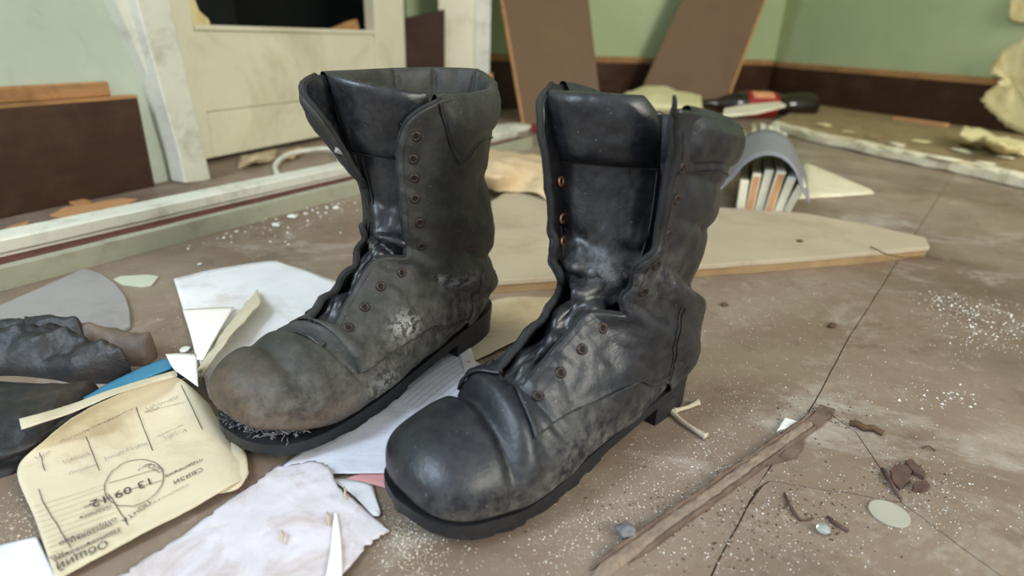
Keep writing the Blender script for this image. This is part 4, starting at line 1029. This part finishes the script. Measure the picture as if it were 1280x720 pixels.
drape('palm', [(-60, 432), (10, 430), (60, 430), (100, 440), (140, 458), (166, 470)], [(-60, 476), (10, 470), (60, 474), (100, 480), (140, 480), (168, 474)], .022, .006, M['glove'], gl, .011, 26, 2)
drape('thumb', [(70, 428), (110, 428), (150, 430), (182, 436), (197, 442)], [(66, 446), (108, 446), (144, 456), (178, 458), (197, 448)], .020, .006, M['glove_tan'], gl, .004, 22, 5, dirn=(.9, -.5))
drape('finger', [(-60, 420), (-10, 422), (22, 422), (44, 428)], [(-60, 446), (-10, 446), (22, 442), (46, 434)], .022, .004, M['glove'], gl, .004, 24, 8)
drape('finger', [(36, 424), (58, 422), (84, 424), (112, 432)], [(36, 446), (60, 450), (88, 452), (116, 446)], .026, .006, M['glove'], gl, .006, 24, 9)
g2 = empty('work_glove', (0, 0, 0)); tag(g2, 'flattened brown-stained leather glove lying nearest the printed form', 'glove', 'old work gloves')
drape('glove_back', [(-60, 482), (0, 480), (50, 484), (90, 490), (128, 494)], [(-60, 606), (0, 598), (40, 580), (84, 545), (128, 500)], .017, .002, M['glove'], g2, .0065, 16, 12, 70, 46, dirn=(.8, .6))
hp_ = [G(x, y, z) for x, y, z in ((-40, 578, .014), (0, 570, .016), (40, 556, .016), (72, 538, .014), (96, 518, .010))]
cf = curve([(i, *p) for i, p in enumerate(hp_)]); V, Fc = tube([Vector(cf(k*4/30)) for k in range(31)], [.0042*(1+.3*nz(k*.5, 3)) for k in range(31)], 8); obj('hem_seam', V, Fc, M['glove'], g2)

# ---- leaning hardboard panels
def leaning(label, a, b, ta, tb, Y, k, side=None, mat='board_brown', th=.016):
    A, B = G(*a), G(*b); TA, TB = ray_y(*ta, Y[0]), ray_y(*tb, Y[1])
    TA, TB = ext(A, TA, k), ext(B, TB, k)
    nn = (B-A).cross(TA-A).normalized()
    if nn.dot(CAM-A) > 0: nn = -nn
    r = empty('leaning_panel', A); tag(r, label, 'panel', 'hardboard panels leaning on the wall')
    prism('panel', [v-A for v in (A, B, TB, TA)], nn*th, M[mat], r, .001)
    e = (B-A).normalized()
    if side: 
        P0, P1 = ((A, TA) if side < 0 else (B, TB)); sd = e*(.010*side)
        prism('raw_edge', [v-A+nn*.0005 for v in (P0, P1, P1+sd*1.0, P0+sd*1.0)], nn*(th-.001), M['raw_wood'], r)
    return r
leaning('brown hardboard panel leaning on the wall behind the black boot, upright one', (656, 155), (754, 157), (629, 0), (736, 0), (2.42, 2.46), 2.0, -1)
leaning('brown hardboard panel leaning at a slant towards the room corner', (790, 138), (902, 142), (852, 0), (955, 0), (3.02, 3.04), 1.9, 1)
leaning('dark brown panel scrap standing in the gap beside the door post', (498, 146), (556, 146), (500, 24), (556, 12), (2.33, 2.36), 1.0, 0, 'skirt_brown')
# short wooden batten under the cap, by the post
A = G(607, 152); tag(box('wood_batten', A, (.022, .004, 0), (0, .02, 0), (.0, .03, .17), M['raw_wood'], bev=.002), 'short raw wood batten standing against the skirting by the post', 'batten')

# ---- lying bottle
ba, bb_ = G(874, 146), G(1016, 149); ax = (bb_-ba); Lb = ax.length; ax.normalize()
prof = [(0, .0135), (.03, .0145), (.06, .018), (.10, .034), (.14, .045), (.20, .047), (.25, .047), (.30, .045), (.335, .038), (.36, .043), (.41, .047), (.45, .044), (.47, .032), (.475, .004)]
kb = Lb/.475; pf = curve([(x*kb, r*1.18) for x, r in prof])
rot = Vector((0, 0, 1)).rotation_difference(ax)
n = NT('dark_pet'); n.b.inputs['Transmission Weight'].default_value = 0.25; M['dark_pet'] = n.out(n.ramp(n.noise(8), [(0.3, (0.012, 0.006, 0.005)), (0.7, (0.028, 0.014, 0.010))]), 0.12, 0.6)
plain('label_red', C3(146, 28, 30), 0.5, 0.12, 20, bump=0); plain('label_cream', C3(214, 150, 110), 0.5, 0.3, 60, bump=0)
bt = empty('soda_bottle', ba+Vector((0, 0, .057))); bt.rotation_mode = 'QUATERNION'; bt.rotation_quaternion = rot
tag(bt, 'dark plastic soda bottle with a red label lying by the right skirting', 'bottle')
def lathe(name, f, x0, x1, mat, parent, nx=60, na=32, dr=0.0, a0=0, a1=2*PI):
    full = abs(a1-a0-2*PI) < 1e-6; V = []
    for i in range(nx+1):
        x = lerp(x0, x1, i/nx); r = f(x)+dr
        for k in range(na): a = lerp(a0, a1, k/(na if full else na-1)); V.append((r*math.cos(a), r*math.sin(a), x))
    o = obj(name, V, grid_faces(nx+1, na, wrap_v=full), mat, parent); return o
lathe('bottle_body', pf, 0, Lb, M['dark_pet'], bt)
lb = lathe('label', pf, .17*kb, .295*kb, M['label_red'], bt, 10, 32, .0010)
lathe('cap', lambda x: .016, -.012, .012, M['dark_pet'], bt, 4, 20)
lathe('label_print', pf, .19*kb, .275*kb, M['label_cream'], lb, 10, 14, .0016, PI*.95, PI*1.35)

# ---- bundle of trim slats under a bent grey sheet
bc0 = G(950, 272); bax = (G(946, 200)-bc0); bax.normalize(); bsd = Vector((bax.y, -bax.x, 0))
bund = empty('slat_bundle', bc0); tag(bund, 'bundle of broken painted wood slats lying end-on behind the black boot', 'wood bundle')
cols = ['paint_cream', 'paint_cream', 'paint_white', 'paint_cream', 'paint_white', 'paint_cream']
for k in range(6):
    x0 = -.046+k*.0165; hgt = (.056, .078, .090, .092, .078, .054)[k]; z0 = (.012, .004, 0, 0, .004, .014)[k]; sk = (k-2.5)*.004
    P0 = bsd*x0+bax*(.006*((k*7) % 3)); L = .72+.05*((k*5) % 3)
    sl = prism('slat', [P0+Vector((0, 0, z0)), P0+bsd*.0155+Vector((0, 0, z0)), P0+bsd*(.0155+sk+.008)+Vector((0, 0, z0+hgt)), P0+bsd*(sk+.008)+Vector((0, 0, z0+hgt))], bax*L, M[cols[k]], bund, .0015)
    prism('raw_end', [P0-bax*.0012+bsd*.002+Vector((0, 0, z0+.004)), P0-bax*.0012+bsd*.0135+Vector((0, 0, z0+.004)), P0-bax*.0012+bsd*(.0135+sk+.008)+Vector((0, 0, z0+hgt-.006)), P0-bax*.0012+bsd*(.002+sk+.008)+Vector((0, 0, z0+hgt-.006))], bax*.001, M['orange_wood' if k in (1, 3) else 'plaster'], sl)
V = []; nu_, nv_ = 8, 34
for i in range(nu_):
    t = i/(nu_-1)
    for j in range(nv_):
        a = lerp(-1.0, 1.0, j/(nv_-1)); ang = a*1.35
        y = (.066+.014*t)*math.sin(ang)/math.sin(1.35); z = .006+(.116+.012*t)*max(0, math.cos(ang))**.85
        if abs(a) > .75: y += math.copysign((abs(a)-.75)*.06, a)
        V.append(bc0+bax*(-.02+t*.26)+bsd*(y-.004)+Vector((0, 0, max(.003, z-.0*abs(a)))))
o = obj('bent_sheet', V, grid_faces(nu_, nv_), M['sheet_grey']); solidify(o, .0025, 1); tag(o, 'bent grey sheet arched over the slat bundle', 'sheet')
sheet('white_offcut', [[(985, 250, .002), (1000, 226, .002), (1003, 203, .002)], [(1040, 247, .002), (1046, 232, .002), (1048, 222, .002)], [(1092, 243, .002), (1090, 241, .002), (1088, 239, .002)]], M['plaster'], 'white triangular board offcut on the floor right of the slat bundle', 'board', nu=8, nv=8, crumple=0, thick=.004)

# ---- fibreboard sheet behind the boots
fb = empty('fibreboard_sheet', G(620, 368)); tag(fb, 'large thin tan fibreboard sheet lying flat behind the boots', 'board')
o0 = G(620, 368)
poly = [G(x, y) for x, y in ((540, 374), (700, 362), (860, 348), (1000, 337), (1100, 328), (1158, 322), (1152, 310), (1085, 294), (1000, 278), (880, 270), (640, 246), (560, 300))]
slab('board_face', [p-o0 for p in roughen(poly, .0012, .04, 3)], .012, .019, M['fibreboard'], fb, .001)
slab('board_core', [p-o0 for p in roughen([ext(sum(poly, Vector())/len(poly), p, .992) for p in poly], .0022, .03, 5)], .0005, .0118, M['fibre_edge'], fb)

# ---- crumpled cardboard and planks between the boots
sheet('crumpled_cardboard', [[(575, 228, .021), (610, 232, .035), (650, 240, .022), (700, 256, .021)], [(580, 212, .05), (618, 216, .065), (660, 218, .045), (705, 240, .03)], [(582, 202, .045), (620, 203, .055), (662, 206, .05), (708, 216, .035)], [(585, 190, .01), (625, 190, .03), (668, 194, .03), (712, 200, .01)]], M['cardboard'], 'crumpled tan cardboard lying between the boot shafts', 'cardboard', nu=34, nv=34, crumple=.012, freq=14, thick=.002, seed=4, minz=.0205)
def plank(name, a, b, wd, h, mat, label, cat, z=0.0, parent=None, bev=.002, **k):
    A, B = G(*a), G(*b); d = (B-A).normalized(); s_ = Vector((-d.y, d.x, 0))
    o = box(name, A+Vector((0, 0, z)), B-A, s_*wd, (0, 0, h), mat, parent, bev)
    if label: tag(o, label, cat)
    return o
plank('painted_plank', (600, 171), (664, 163), .07, .018, M['paint_white'], 'short white plank lying in front of the leaning panels', 'plank')
sheet('red_scrap', [[(662, 164, .001), (670, 165, .006), (680, 164, .001)], [(664, 159, .012), (671, 159, .016), (680, 158, .010)], [(664, 156, .010), (671, 155, .012), (680, 155, .004)]], M['label_red'], 'small bright red scrap at the foot of the leaning panel', 'scrap', nu=10, nv=10, crumple=.002, thick=.001)
# yellow crumpled insulation and a pale board behind the black boot
sheet('foam_piece', [[(770, 152, .003), (800, 153, .003), (850, 154, .003), (880, 156, .003)], [(774, 132, .07), (806, 130, .08), (850, 134, .075), (878, 139, .06)], [(782, 116, .10), (818, 109, .12), (850, 116, .10), (876, 121, .09)], [(788, 119, .085), (822, 112, .105), (850, 119, .088), (874, 124, .075)]], M['foam_yellow'], 'crumpled pale yellow wall covering heaped behind the black boot', 'scrap', nu=34, nv=34, crumple=.008, freq=12, thick=.003, seed=2)
A = G(890, 178); tag(prism('pale_board', [G(903, 147, .125), G(945, 143, .125), G(982, 134, .125), G(973, 130, .125), G(930, 134, .125), G(905, 139, .125)], (0, 0, .008), M['paint_cream']), 'thin pale board lying across the slat bundle', 'board')

# ---- heavy rubble slab on the right
rp = [(965, 162), (1010, 176), (1060, 187), (1110, 199), (1170, 211), (1230, 224), (1290, 238), (1400, 262)]
A0 = [G(x, y) for x, y in rp]; back = [BW1+rd*1.75+rn_*.035, BW1+rd*.9+rn_*.035, BW1+rd*.32+rn_*.035]
so = G(1000, 170); rub = empty('rubble_slab', so); tag(rub, 'long broken plaster slab lying along the right skirting', 'slab')
pl = roughen(A0, .004, .05, 8)[:-1]; pl = [p for p in pl if True]
front = []
for i in range(len(A0)-1):
    for t in (0, .25, .5, .75): front.append(A0[i].lerp(A0[i+1], t))
front.append(A0[-1]); rn = random.Random(4)
front = [p+Vector((rn.uniform(-.006, .006), rn.uniform(-.006, .006), 0)) for p in front]
slab('slab_top', [p-so for p in front+back], .010, .028, M['dusty_rubble'], rub, .002)
fe = [(p+Vector((-.010, -.010, 0))) for p in front]; fi = [(p+Vector((.022, .022, 0))) for p in front]
V, Fc = [], []
for i in range(len(front)):
    j = rn.uniform(-.0035, .0035)
    for p, z in ((fe[i], .002+rn.uniform(0, .004)), (fe[i], .026+j), (fi[i], .0325+j*.5), (fi[i], .002)): V.append(p-so+Vector((0, 0, z)))
for i in range(len(front)-1):
    for k in range(4): Fc.append((4*i+k, 4*i+(k+1) % 4, 4*i+4+(k+1) % 4, 4*i+4+k))
Fc += [(0, 3, 2, 1), tuple(4*(len(front)-1)+k for k in range(4))]
bm = bmesh.new(); vs = [bm.verts.new(v) for v in V]
for f in Fc: bm.faces.new([vs[i] for i in f])
from_bm('broken_plaster_edge', bm, M['plaster'], rub)
rn = random.Random(14)
def chunk(name, p, r, mat, seed, flat=.5, sub=2):
    bm = bmesh.new(); bmesh.ops.create_icosphere(bm, subdivisions=sub, radius=1.0); rr = random.Random(seed)
    s_ = Vector((rr.uniform(.6, 1.3), rr.uniform(.5, 1.0), flat*rr.uniform(.7, 1.2)))
    for v in bm.verts:
        k = 1+.55*nz(v.co.x*1.3+seed, v.co.y*1.3, v.co.z*1.3+seed); v.co = Vector((v.co.x*s_.x*r*k, v.co.y*s_.y*r*k, v.co.z*s_.z*r*k))
    a = rr.uniform(0, 6.28); zmin = min(v.co.z for v in bm.verts)
    for v in bm.verts: x, y = v.co.x, v.co.y; v.co = Vector((x*math.cos(a)-y*math.sin(a)+p[0], x*math.sin(a)+y*math.cos(a)+p[1], v.co.z-zmin+p[2]))
    return from_bm(name, bm, mat, None, True)
spots = [(1060, 165), (1150, 178), (1200, 190), (1120, 182), (1030, 158), (1230, 205), (1180, 200), (1090, 172), (1255, 198), (1140, 192)]
names_ = ['beside the plaster edge', 'below the wood splint', 'below the crumpled paper', 'near the middle of the slab', 'at the left end of the slab', 'at the far right of the slab', 'right of the middle', 'left of the middle', 'beside the crumpled paper', 'just behind the plaster edge']
for k, (x, y) in enumerate(spots):
    o = chunk('rubble_flake', G(x, y, .028), rn.uniform(.022, .045), M[rn.choice(['dusty_rubble', 'plaster', 'wallpaper'])], 40+k, .12, 2)
    tag(o, 'flat dusty rubble flake on the broken slab, '+names_[k], 'rubble', 'rubble flakes on the broken slab')
o = plank('wood_splint', (1112, 158), (1178, 168), .03, .014, M['orange_wood'], 'pale wood splint lying on the slab by the right skirting', 'splint', .028)
sheet('crumpled_paper', [[(1200, 178, .03), (1225, 182, .04), (1250, 188, .045), (1282, 196, .03)], [(1200, 166, .08), (1226, 172, .07), (1252, 178, .085), (1284, 184, .05)], [(1205, 160, .06), (1230, 166, .065), (1256, 172, .06), (1286, 178, .04)]], M['wallpaper'], 'crumpled torn paper lying on the slab under the peeling wall', 'paper', nu=26, nv=30, crumple=.018, freq=9, thick=.002, seed=7)
# peeling wallpaper on the right wall
RP = lambda x, y, o: on_plane(x, y, BW1, rd, o)
def peel(label, outline, lift, seed):
    pts = outline; V = []; 
    base = [RP(x, y, 0.03) for x, y in pts]; cx = sum(base, Vector())/len(base); rr = random.Random(seed)
    rag = []
    for i in range(len(base)):
        a, b = base[i], base[(i+1) % len(base)]
        for k in range(5):
            p = a.lerp(b, k/5); rag.append(p+(Vector((0, 0, 1))*rr.uniform(-.006, .006)+rd*rr.uniform(-.006, .006))*(1 if k else .3))
    rings = 6; n_ = len(rag); V = [cx+rn_*lift[0]]; Fc = []
    for q in range(1, rings+1):
        t = q/rings
        for p in rag: V.append(cx.lerp(p, t)+rn_*(lift[0]+lift[1]*t*t+.006*fbm(p.x*9, p.z*9+t*2, seed)))
    for i in range(n_): Fc.append((0, 1+i, 1+(i+1) % n_))
    for q in range(1, rings):
        for i in range(n_): Fc.append((1+(q-1)*n_+i, 1+q*n_+i, 1+q*n_+(i+1) % n_, 1+(q-1)*n_+(i+1) % n_))
    o = obj('wallpaper_scrap', V, Fc, M['wallpaper']); solidify(o, .0015, 0); tag(o, label, 'wallpaper', 'peeling wallpaper on the right wall'); return o
peel('large peeling yellow wallpaper scrap hanging over the right skirting', [(1262, 60), (1290, 46), (1330, 60), (1340, 150), (1300, 172), (1262, 158), (1244, 140), (1232, 124), (1252, 108), (1262, 96), (1244, 92), (1248, 82)], (.014, .02), 3)
peel('small yellow wallpaper scrap at the top right of the right wall', [(1262, -10), (1310, -14), (1320, 22), (1285, 28), (1262, 28), (1259, 14)], (-.018, .01), 6)

# ---- white bent handle by the beam
hp = [G(346, 217, .004), G(344, 208, .006), G(350, 199, .012), G(364, 192, .016), G(385, 188, .018), (G(406, 186, .018)), G(420, 190, .014), G(425, 200, .006)]
cf = curve([(i, *p) for i, p in enumerate(hp)]); V, Fc = tube([Vector(cf(k*7/40)) for k in range(41)], .0062, 10)
tag(obj('curved_bar', V, Fc, M['paint_white']), 'white curved metal bar lying behind the beam', 'bar')
# debris behind the beam
for k, (pts, m, lab) in enumerate((([(62, 272), (80, 262), (118, 256), (150, 250), (172, 251), (160, 258), (120, 268), (92, 277)], 'orange_wood', 'orange wood veneer flake between the left skirting and the beam'),
                            ([(86, 255), (104, 251), (116, 254), (112, 259), (92, 260)], 'raw_wood', 'small brown wood chip resting near the veneer flake'),
                            ([(-5, 300), (10, 288), (38, 280), (30, 290), (10, 298)], 'orange_wood', 'tan veneer sliver at the far left behind the beam'))):
    tag(slab('wood_flake', [G(x, y) for x, y in pts], .001+.0005*k, .004+.001*k, M[m], bev=.0008), lab, 'flake')
sheet('dry_leaf_scrap', [[(296, 210, .002), (318, 206, .006), (345, 200, .002)], [(298, 202, .014), (322, 197, .022), (344, 192, .012)], [(302, 196, .006), (324, 191, .010), (346, 187, .004)]], M['paper_tan'], 'curled tan paper scrap at the foot of the cream door', 'scrap', nu=12, nv=12, crumple=.008, freq=25, thick=.0006)
sheet('brown_scrap', [[(352, 200, .002), (364, 199, .004), (376, 195, .002)], [(353, 194, .014), (364, 191, .018), (376, 187, .010)], [(354, 190, .006), (365, 187, .008), (376, 183, .002)]], M['cardboard'], 'brown curled scrap touching the white handle', 'scrap', nu=12, nv=12, crumple=.008, freq=25, thick=.0006, seed=5)

# ---- splintered lath lying across the front floor
a, b = G(735, 728), G(1036, 514); d = (b-a); L = d.length; d.normalize(); s_ = Vector((-d.y, d.x, 0)); la = empty('splintered_lath', a)
tag(la, 'splintered brown wood lath stuck to the floor in front of the black boot', 'lath')
def ridge(name, off, w0, h, mat, t0, t1, seed, nu=90):
    V = []; nv_ = 9
    for i in range(nu):
        t = lerp(t0, t1, i/(nu-1)); ta = min(1, min(t-t0, t1-t)*14+.12); wv = w0*(1+.35*nz(t*16, seed))*ta
        c_ = d*(t*L)+s_*(off+.0012*nz(t*9, seed+3))
        for j in range(nv_):
            x = j/(nv_-1)*2-1; V.append(c_+s_*(x*wv)+Vector((0, 0, .0003+ta*h*(1-x**4)*(1+.45*fbm(t*60, x*2.2, seed)))))
    Fc = grid_faces(nu, nv_); o = obj(name, V, Fc, mat, la); bm = bmesh.new(); bm.from_mesh(o.data); bmesh.ops.recalc_face_normals(bm, faces=bm.faces)
    if sum(f.normal.z for f in bm.faces) < 0: bmesh.ops.reverse_faces(bm, faces=bm.faces)
    bm.to_mesh(o.data); bm.free(); return o
plain('lath_pale', C3(140, 122, 106), 0.85, 0.25, 50, bump=0.6, bscale=200, dirt=C3(96, 70, 54), dirt_amt=0.7, dscale=60)
ridge('lath_body', .0, .0058, .0036, M['lath_pale'], 0, 1, 1)
ridge('dark_splinter', .0056, .0020, .0050, M['lath'], .02, .98, 5)
ridge('pale_splinter', -.0058, .0016, .0036, M['lath'], .10, .97, 9)
slab('torn_flap', [p-a for p in roughen([G(x, y) for x, y in ((958, 584), (982, 562), (1006, 544), (1003, 560), (996, 574), (978, 578))], .0015, .006, 2)], .0002, .0022, M['lath'], la)
slab('splinter_end', [p-a for p in roughen([G(x, y) for x, y in ((1010, 530), (1024, 510), (1043, 516), (1036, 526), (1020, 538))], .001, .005, 3)], .0002, .0045, M['lath'], la)

# ---- small finds on the front floor
def bone(name, pts, r, mat, label, cat):
    cf = curve([(i, *p) for i, p in enumerate(pts)]); m = len(pts)-1
    P = [Vector(cf(k*m/20)) for k in range(21)]; rr = [r*(1+.9*(abs(k-10)/10)**4)*(1+.2*nz(k*.6, r*900)) for k in range(21)]
    V, Fc = tube(P, rr, 8); return tag(obj(name, V, Fc, mat), label, cat)
bone('small_bone', [G(838, 513, .003), G(852, 526, .003), G(868, 537, .003), G(883, 546, .003)], .0020, M['bone'], 'long thin pale bone on the floor beside the heel of the black boot', 'bone')
bone('small_bone', [G(842, 514, .0028), G(852, 511, .003), G(862, 508, .003), G(872, 503, .003)], .0020, M['bone'], 'short stubby pale bone crossing the tip of the longer one', 'bone')
tag(chunk('pebble', G(781, 671, .0), .0085, M['stone'], 3, .6, 3), 'smooth grey pebble beside the splintered lath', 'pebble')
tag(slab('plaster_chip', roughen([G(x, y) for x, y in ((970, 542), (980, 526), (997, 531), (990, 538))], .0008, .006, 3), .0, .0040, M['plaster_white'], bev=.0008), 'white plaster chip behind the upper end of the lath', 'chip')
ctr = G(1111, 643); pts = [ctr+Vector((.0135*math.cos(t)*1.0, .0135*math.sin(t), 0)) for t in np.linspace(0, 2*PI, 33)[:-1]]
plain('celluloid', C3(168, 164, 150), 0.35, 0.05, 20, bump=0.05)
tag(slab('round_token', pts, .0002, .0016, M['celluloid'], bev=.0004), 'thin round cream plastic disc at the corner of the broken floor sheet', 'disc')
def twig(name, pts, r, mat, label, cat, group=None):
    P = [G(*p) for p in pts]; V, Fc = tube(P, [r*(.7+.6*abs(nz(i*1.7, r*1e4))) for i in range(len(P))], 6); return tag(obj(name, V, Fc, mat), label, cat, group)
twig('bark_piece', [(1062, 529, .002), (1072, 530, .003), (1080, 535, .003), (1092, 535, .0035), (1104, 542, .002)], .0040, M['bark'], 'crooked brown bark piece behind the broken floor sheet', 'bark')
twig('rust_shard', [(981, 618, .001), (986, 630, .0015), (992, 640, .0012), (1000, 650, .001)], .0014, M['rust_shard'], 'thin reddish splinter left of the small glass bead', 'splinter')
twig('rust_shard', [(1034, 646, .001), (1044, 654, .0015), (1060, 664, .001)], .0018, M['rust_shard'], 'reddish splinter right of the small glass bead', 'splinter')
twig('fine_twig', [(1000, 651, .001), (1010, 650, .0015), (1016, 647, .001)], .0008, M['bark'], 'tiny dark twig touching the left reddish splinter', 'twig')
twig('fine_twig', [(1152, 560, .001), (1160, 557, .002), (1169, 563, .001)], .0008, M['bark'], 'tiny bent twig on the bare floor at right', 'twig')
twig('dry_twig', [(1088, 308, .021), (1108, 318, .023), (1130, 322, .012), (1156, 320, .006), (1178, 324, .003)], .0012, M['bark'], 'thin dry twig at the right end of the fibreboard sheet', 'twig')
twig('rust_shard', [(1103, 586, .001), (1112, 600, .003), (1124, 622, .001)], .0022, M['rust_shard'], 'dark red splinter standing along the crack above the round disc', 'splinter')
for k, (pts, lab) in enumerate((([(1112, 590), (1124, 582), (1140, 588), (1136, 604), (1124, 614), (1116, 606)], 'purple-brown linoleum shard left of the crack end'), ([(1130, 580), (1138, 577), (1156, 596), (1154, 601), (1142, 594)], 'narrow curled linoleum shard behind the larger shards'), ([(1140, 610), (1156, 606), (1160, 612), (1150, 617), (1140, 615)], 'small dark red linoleum shard nearest the round disc'))):
    tag(slab('linoleum_shard', roughen([G(x, y) for x, y in pts], .0008, .005, k), .0002, .0026+.001*k, M['rust_shard']), lab, 'shard')
bm = bmesh.new(); bmesh.ops.create_uvsphere(bm, u_segments=20, v_segments=12, radius=.0048); p = G(1028, 665)
for v in bm.verts: v.co = Vector((v.co.x+p.x, v.co.y+p.y, v.co.z*.6+.0030))
n = NT('bead_glass'); n.b.inputs['Transmission Weight'].default_value = 0.6; M['bead_glass'] = n.out((0.62, 0.66, 0.62), 0.08)
tag(from_bm('glass_bead', bm, M['bead_glass'], None, True), 'small shiny glass bead between the reddish splinters', 'bead')
for k, (x, y, r_, lab) in enumerate(((1040, 408, .012, 'brown paint crumb right of the black boot heel'), (1000, 302, .012, 'small tan crumb on the fibreboard sheet'), (905, 382, .012, 'brown curl of bark near the shaft of the black boot'))):
    tag(chunk('brown_crumb', G(x, y, .0 if k != 1 else .019), r_*.55, M['bark'], 70+k, .25), lab, 'crumb')
wheres = ['touching the beam nearest the grey boot shaft', 'at the shaft of the grey boot', 'in the middle of the row along the beam', 'left of the middle of the row along the beam', 'close under the beam face', 'smallest one in the row along the beam', 'between the larger bits by the grey boot', 'above the pale green paint flake', 'behind the small white card', 'farthest from the boots along the beam']
for k, (x, y, r_) in enumerate(((396, 256, .010), (420, 262, .012), (365, 272, .012), (345, 283, .010), (330, 274, .008), (352, 268, .005), (382, 268, .006), (250, 331, .005), (232, 438, .008), (296, 290, .006))):
    tag(chunk('plaster_bit', G(x, y, 0), r_*.8, M['plaster_white'], 90+k, .3), 'white plaster bit '+wheres[k], 'plaster bit', 'plaster bits on the floor')

# ---- dust crumbs that nobody could count
def crumbs(name, n_, fn, mat, label, seed, r0=.0004, r1=.0014):
    rr = random.Random(seed); V, Fc = [], []
    base = [(1, 0, 0), (-.5, .8, 0), (-.6, -.7, 0), (0, 0, 1.0)]
    for _ in range(n_):
        x, y = fn(rr); p = G(x, y); r_ = r0+(r1-r0)*rr.random()**3; a = rr.uniform(0, 6.28); o_ = len(V)
        for q in base:
            j = r_*rr.uniform(.6, 1.3); V.append((p.x+j*(q[0]*math.cos(a)-q[1]*math.sin(a)), p.y+j*(q[0]*math.sin(a)+q[1]*math.cos(a)), .0001+q[2]*j))
        Fc += [(o_, o_+1, o_+3), (o_+1, o_+2, o_+3), (o_+2, o_, o_+3)]
    o = obj(name, V, Fc, mat, None, False); o['kind'] = 'stuff'; o['label'] = label; o['category'] = 'dust'; return o
def cluster(cs):
    def f(rr):
        x, y, sx, sy = rr.choice(cs); return x+rr.gauss(0, sx), min(745, y+rr.gauss(0, sy))
    return f
crumbs('plaster_dust', 4200, cluster([(840, 580, 60, 30), (720, 690, 60, 18), (950, 690, 70, 20), (1010, 640, 60, 30), (1140, 610, 40, 22), (1180, 640, 50, 30), (1230, 410, 40, 18), (1200, 385, 30, 10), (1100, 470, 90, 40), (950, 430, 60, 40), (860, 620, 50, 30), (780, 650, 50, 25), (520, 665, 25, 20), (1050, 560, 80, 40), (900, 500, 40, 30)]), M['plaster_white'], 'fine white plaster crumbs strewn over the floor at right', 31, .00025, .0009)
crumbs('sand_grains', 1500, cluster([(40, 650, 25, 25), (20, 660, 20, 20), (510, 690, 20, 20), (530, 700, 30, 14), (320, 300, 60, 25), (240, 420, 30, 30), (500, 660, 12, 14)]), M['plaster'], 'sandy grains on the floor near the papers', 32, .0003, .0009)
crumbs('brown_grit', 1200, cluster([(1000, 650, 60, 25), (1130, 600, 30, 16), (900, 640, 80, 30), (1020, 520, 30, 15), (870, 660, 70, 30)]), M['bark'], 'brown grit on the front floor around the lath', 33, .0003, .0014)
crumbs('beam_dust', 170, cluster([(370, 275, 35, 8), (300, 292, 40, 10), (420, 258, 18, 6)]), M['plaster_white'], 'white plaster dust along the front of the beam', 34, .0008, .003)
crumbs('fallen_plaster', 520, cluster([(1172, 372, 16, 5), (1200, 386, 28, 8), (1235, 398, 30, 9), (1262, 412, 26, 10), (1190, 498, 22, 9), (1230, 425, 36, 8)]), M['plaster_white'], 'patch of crumbled white plaster on the floor at the right edge', 35, .0004, .0020)
crumbs('boot_dust', 1600, cluster([(880, 560, 40, 18), (800, 610, 40, 18), (740, 650, 40, 14), (1010, 375, 50, 14), (930, 400, 40, 16)]), M['plaster_white'], 'pale dust on the floor along the side of the black boot', 36, .0002, .0006)
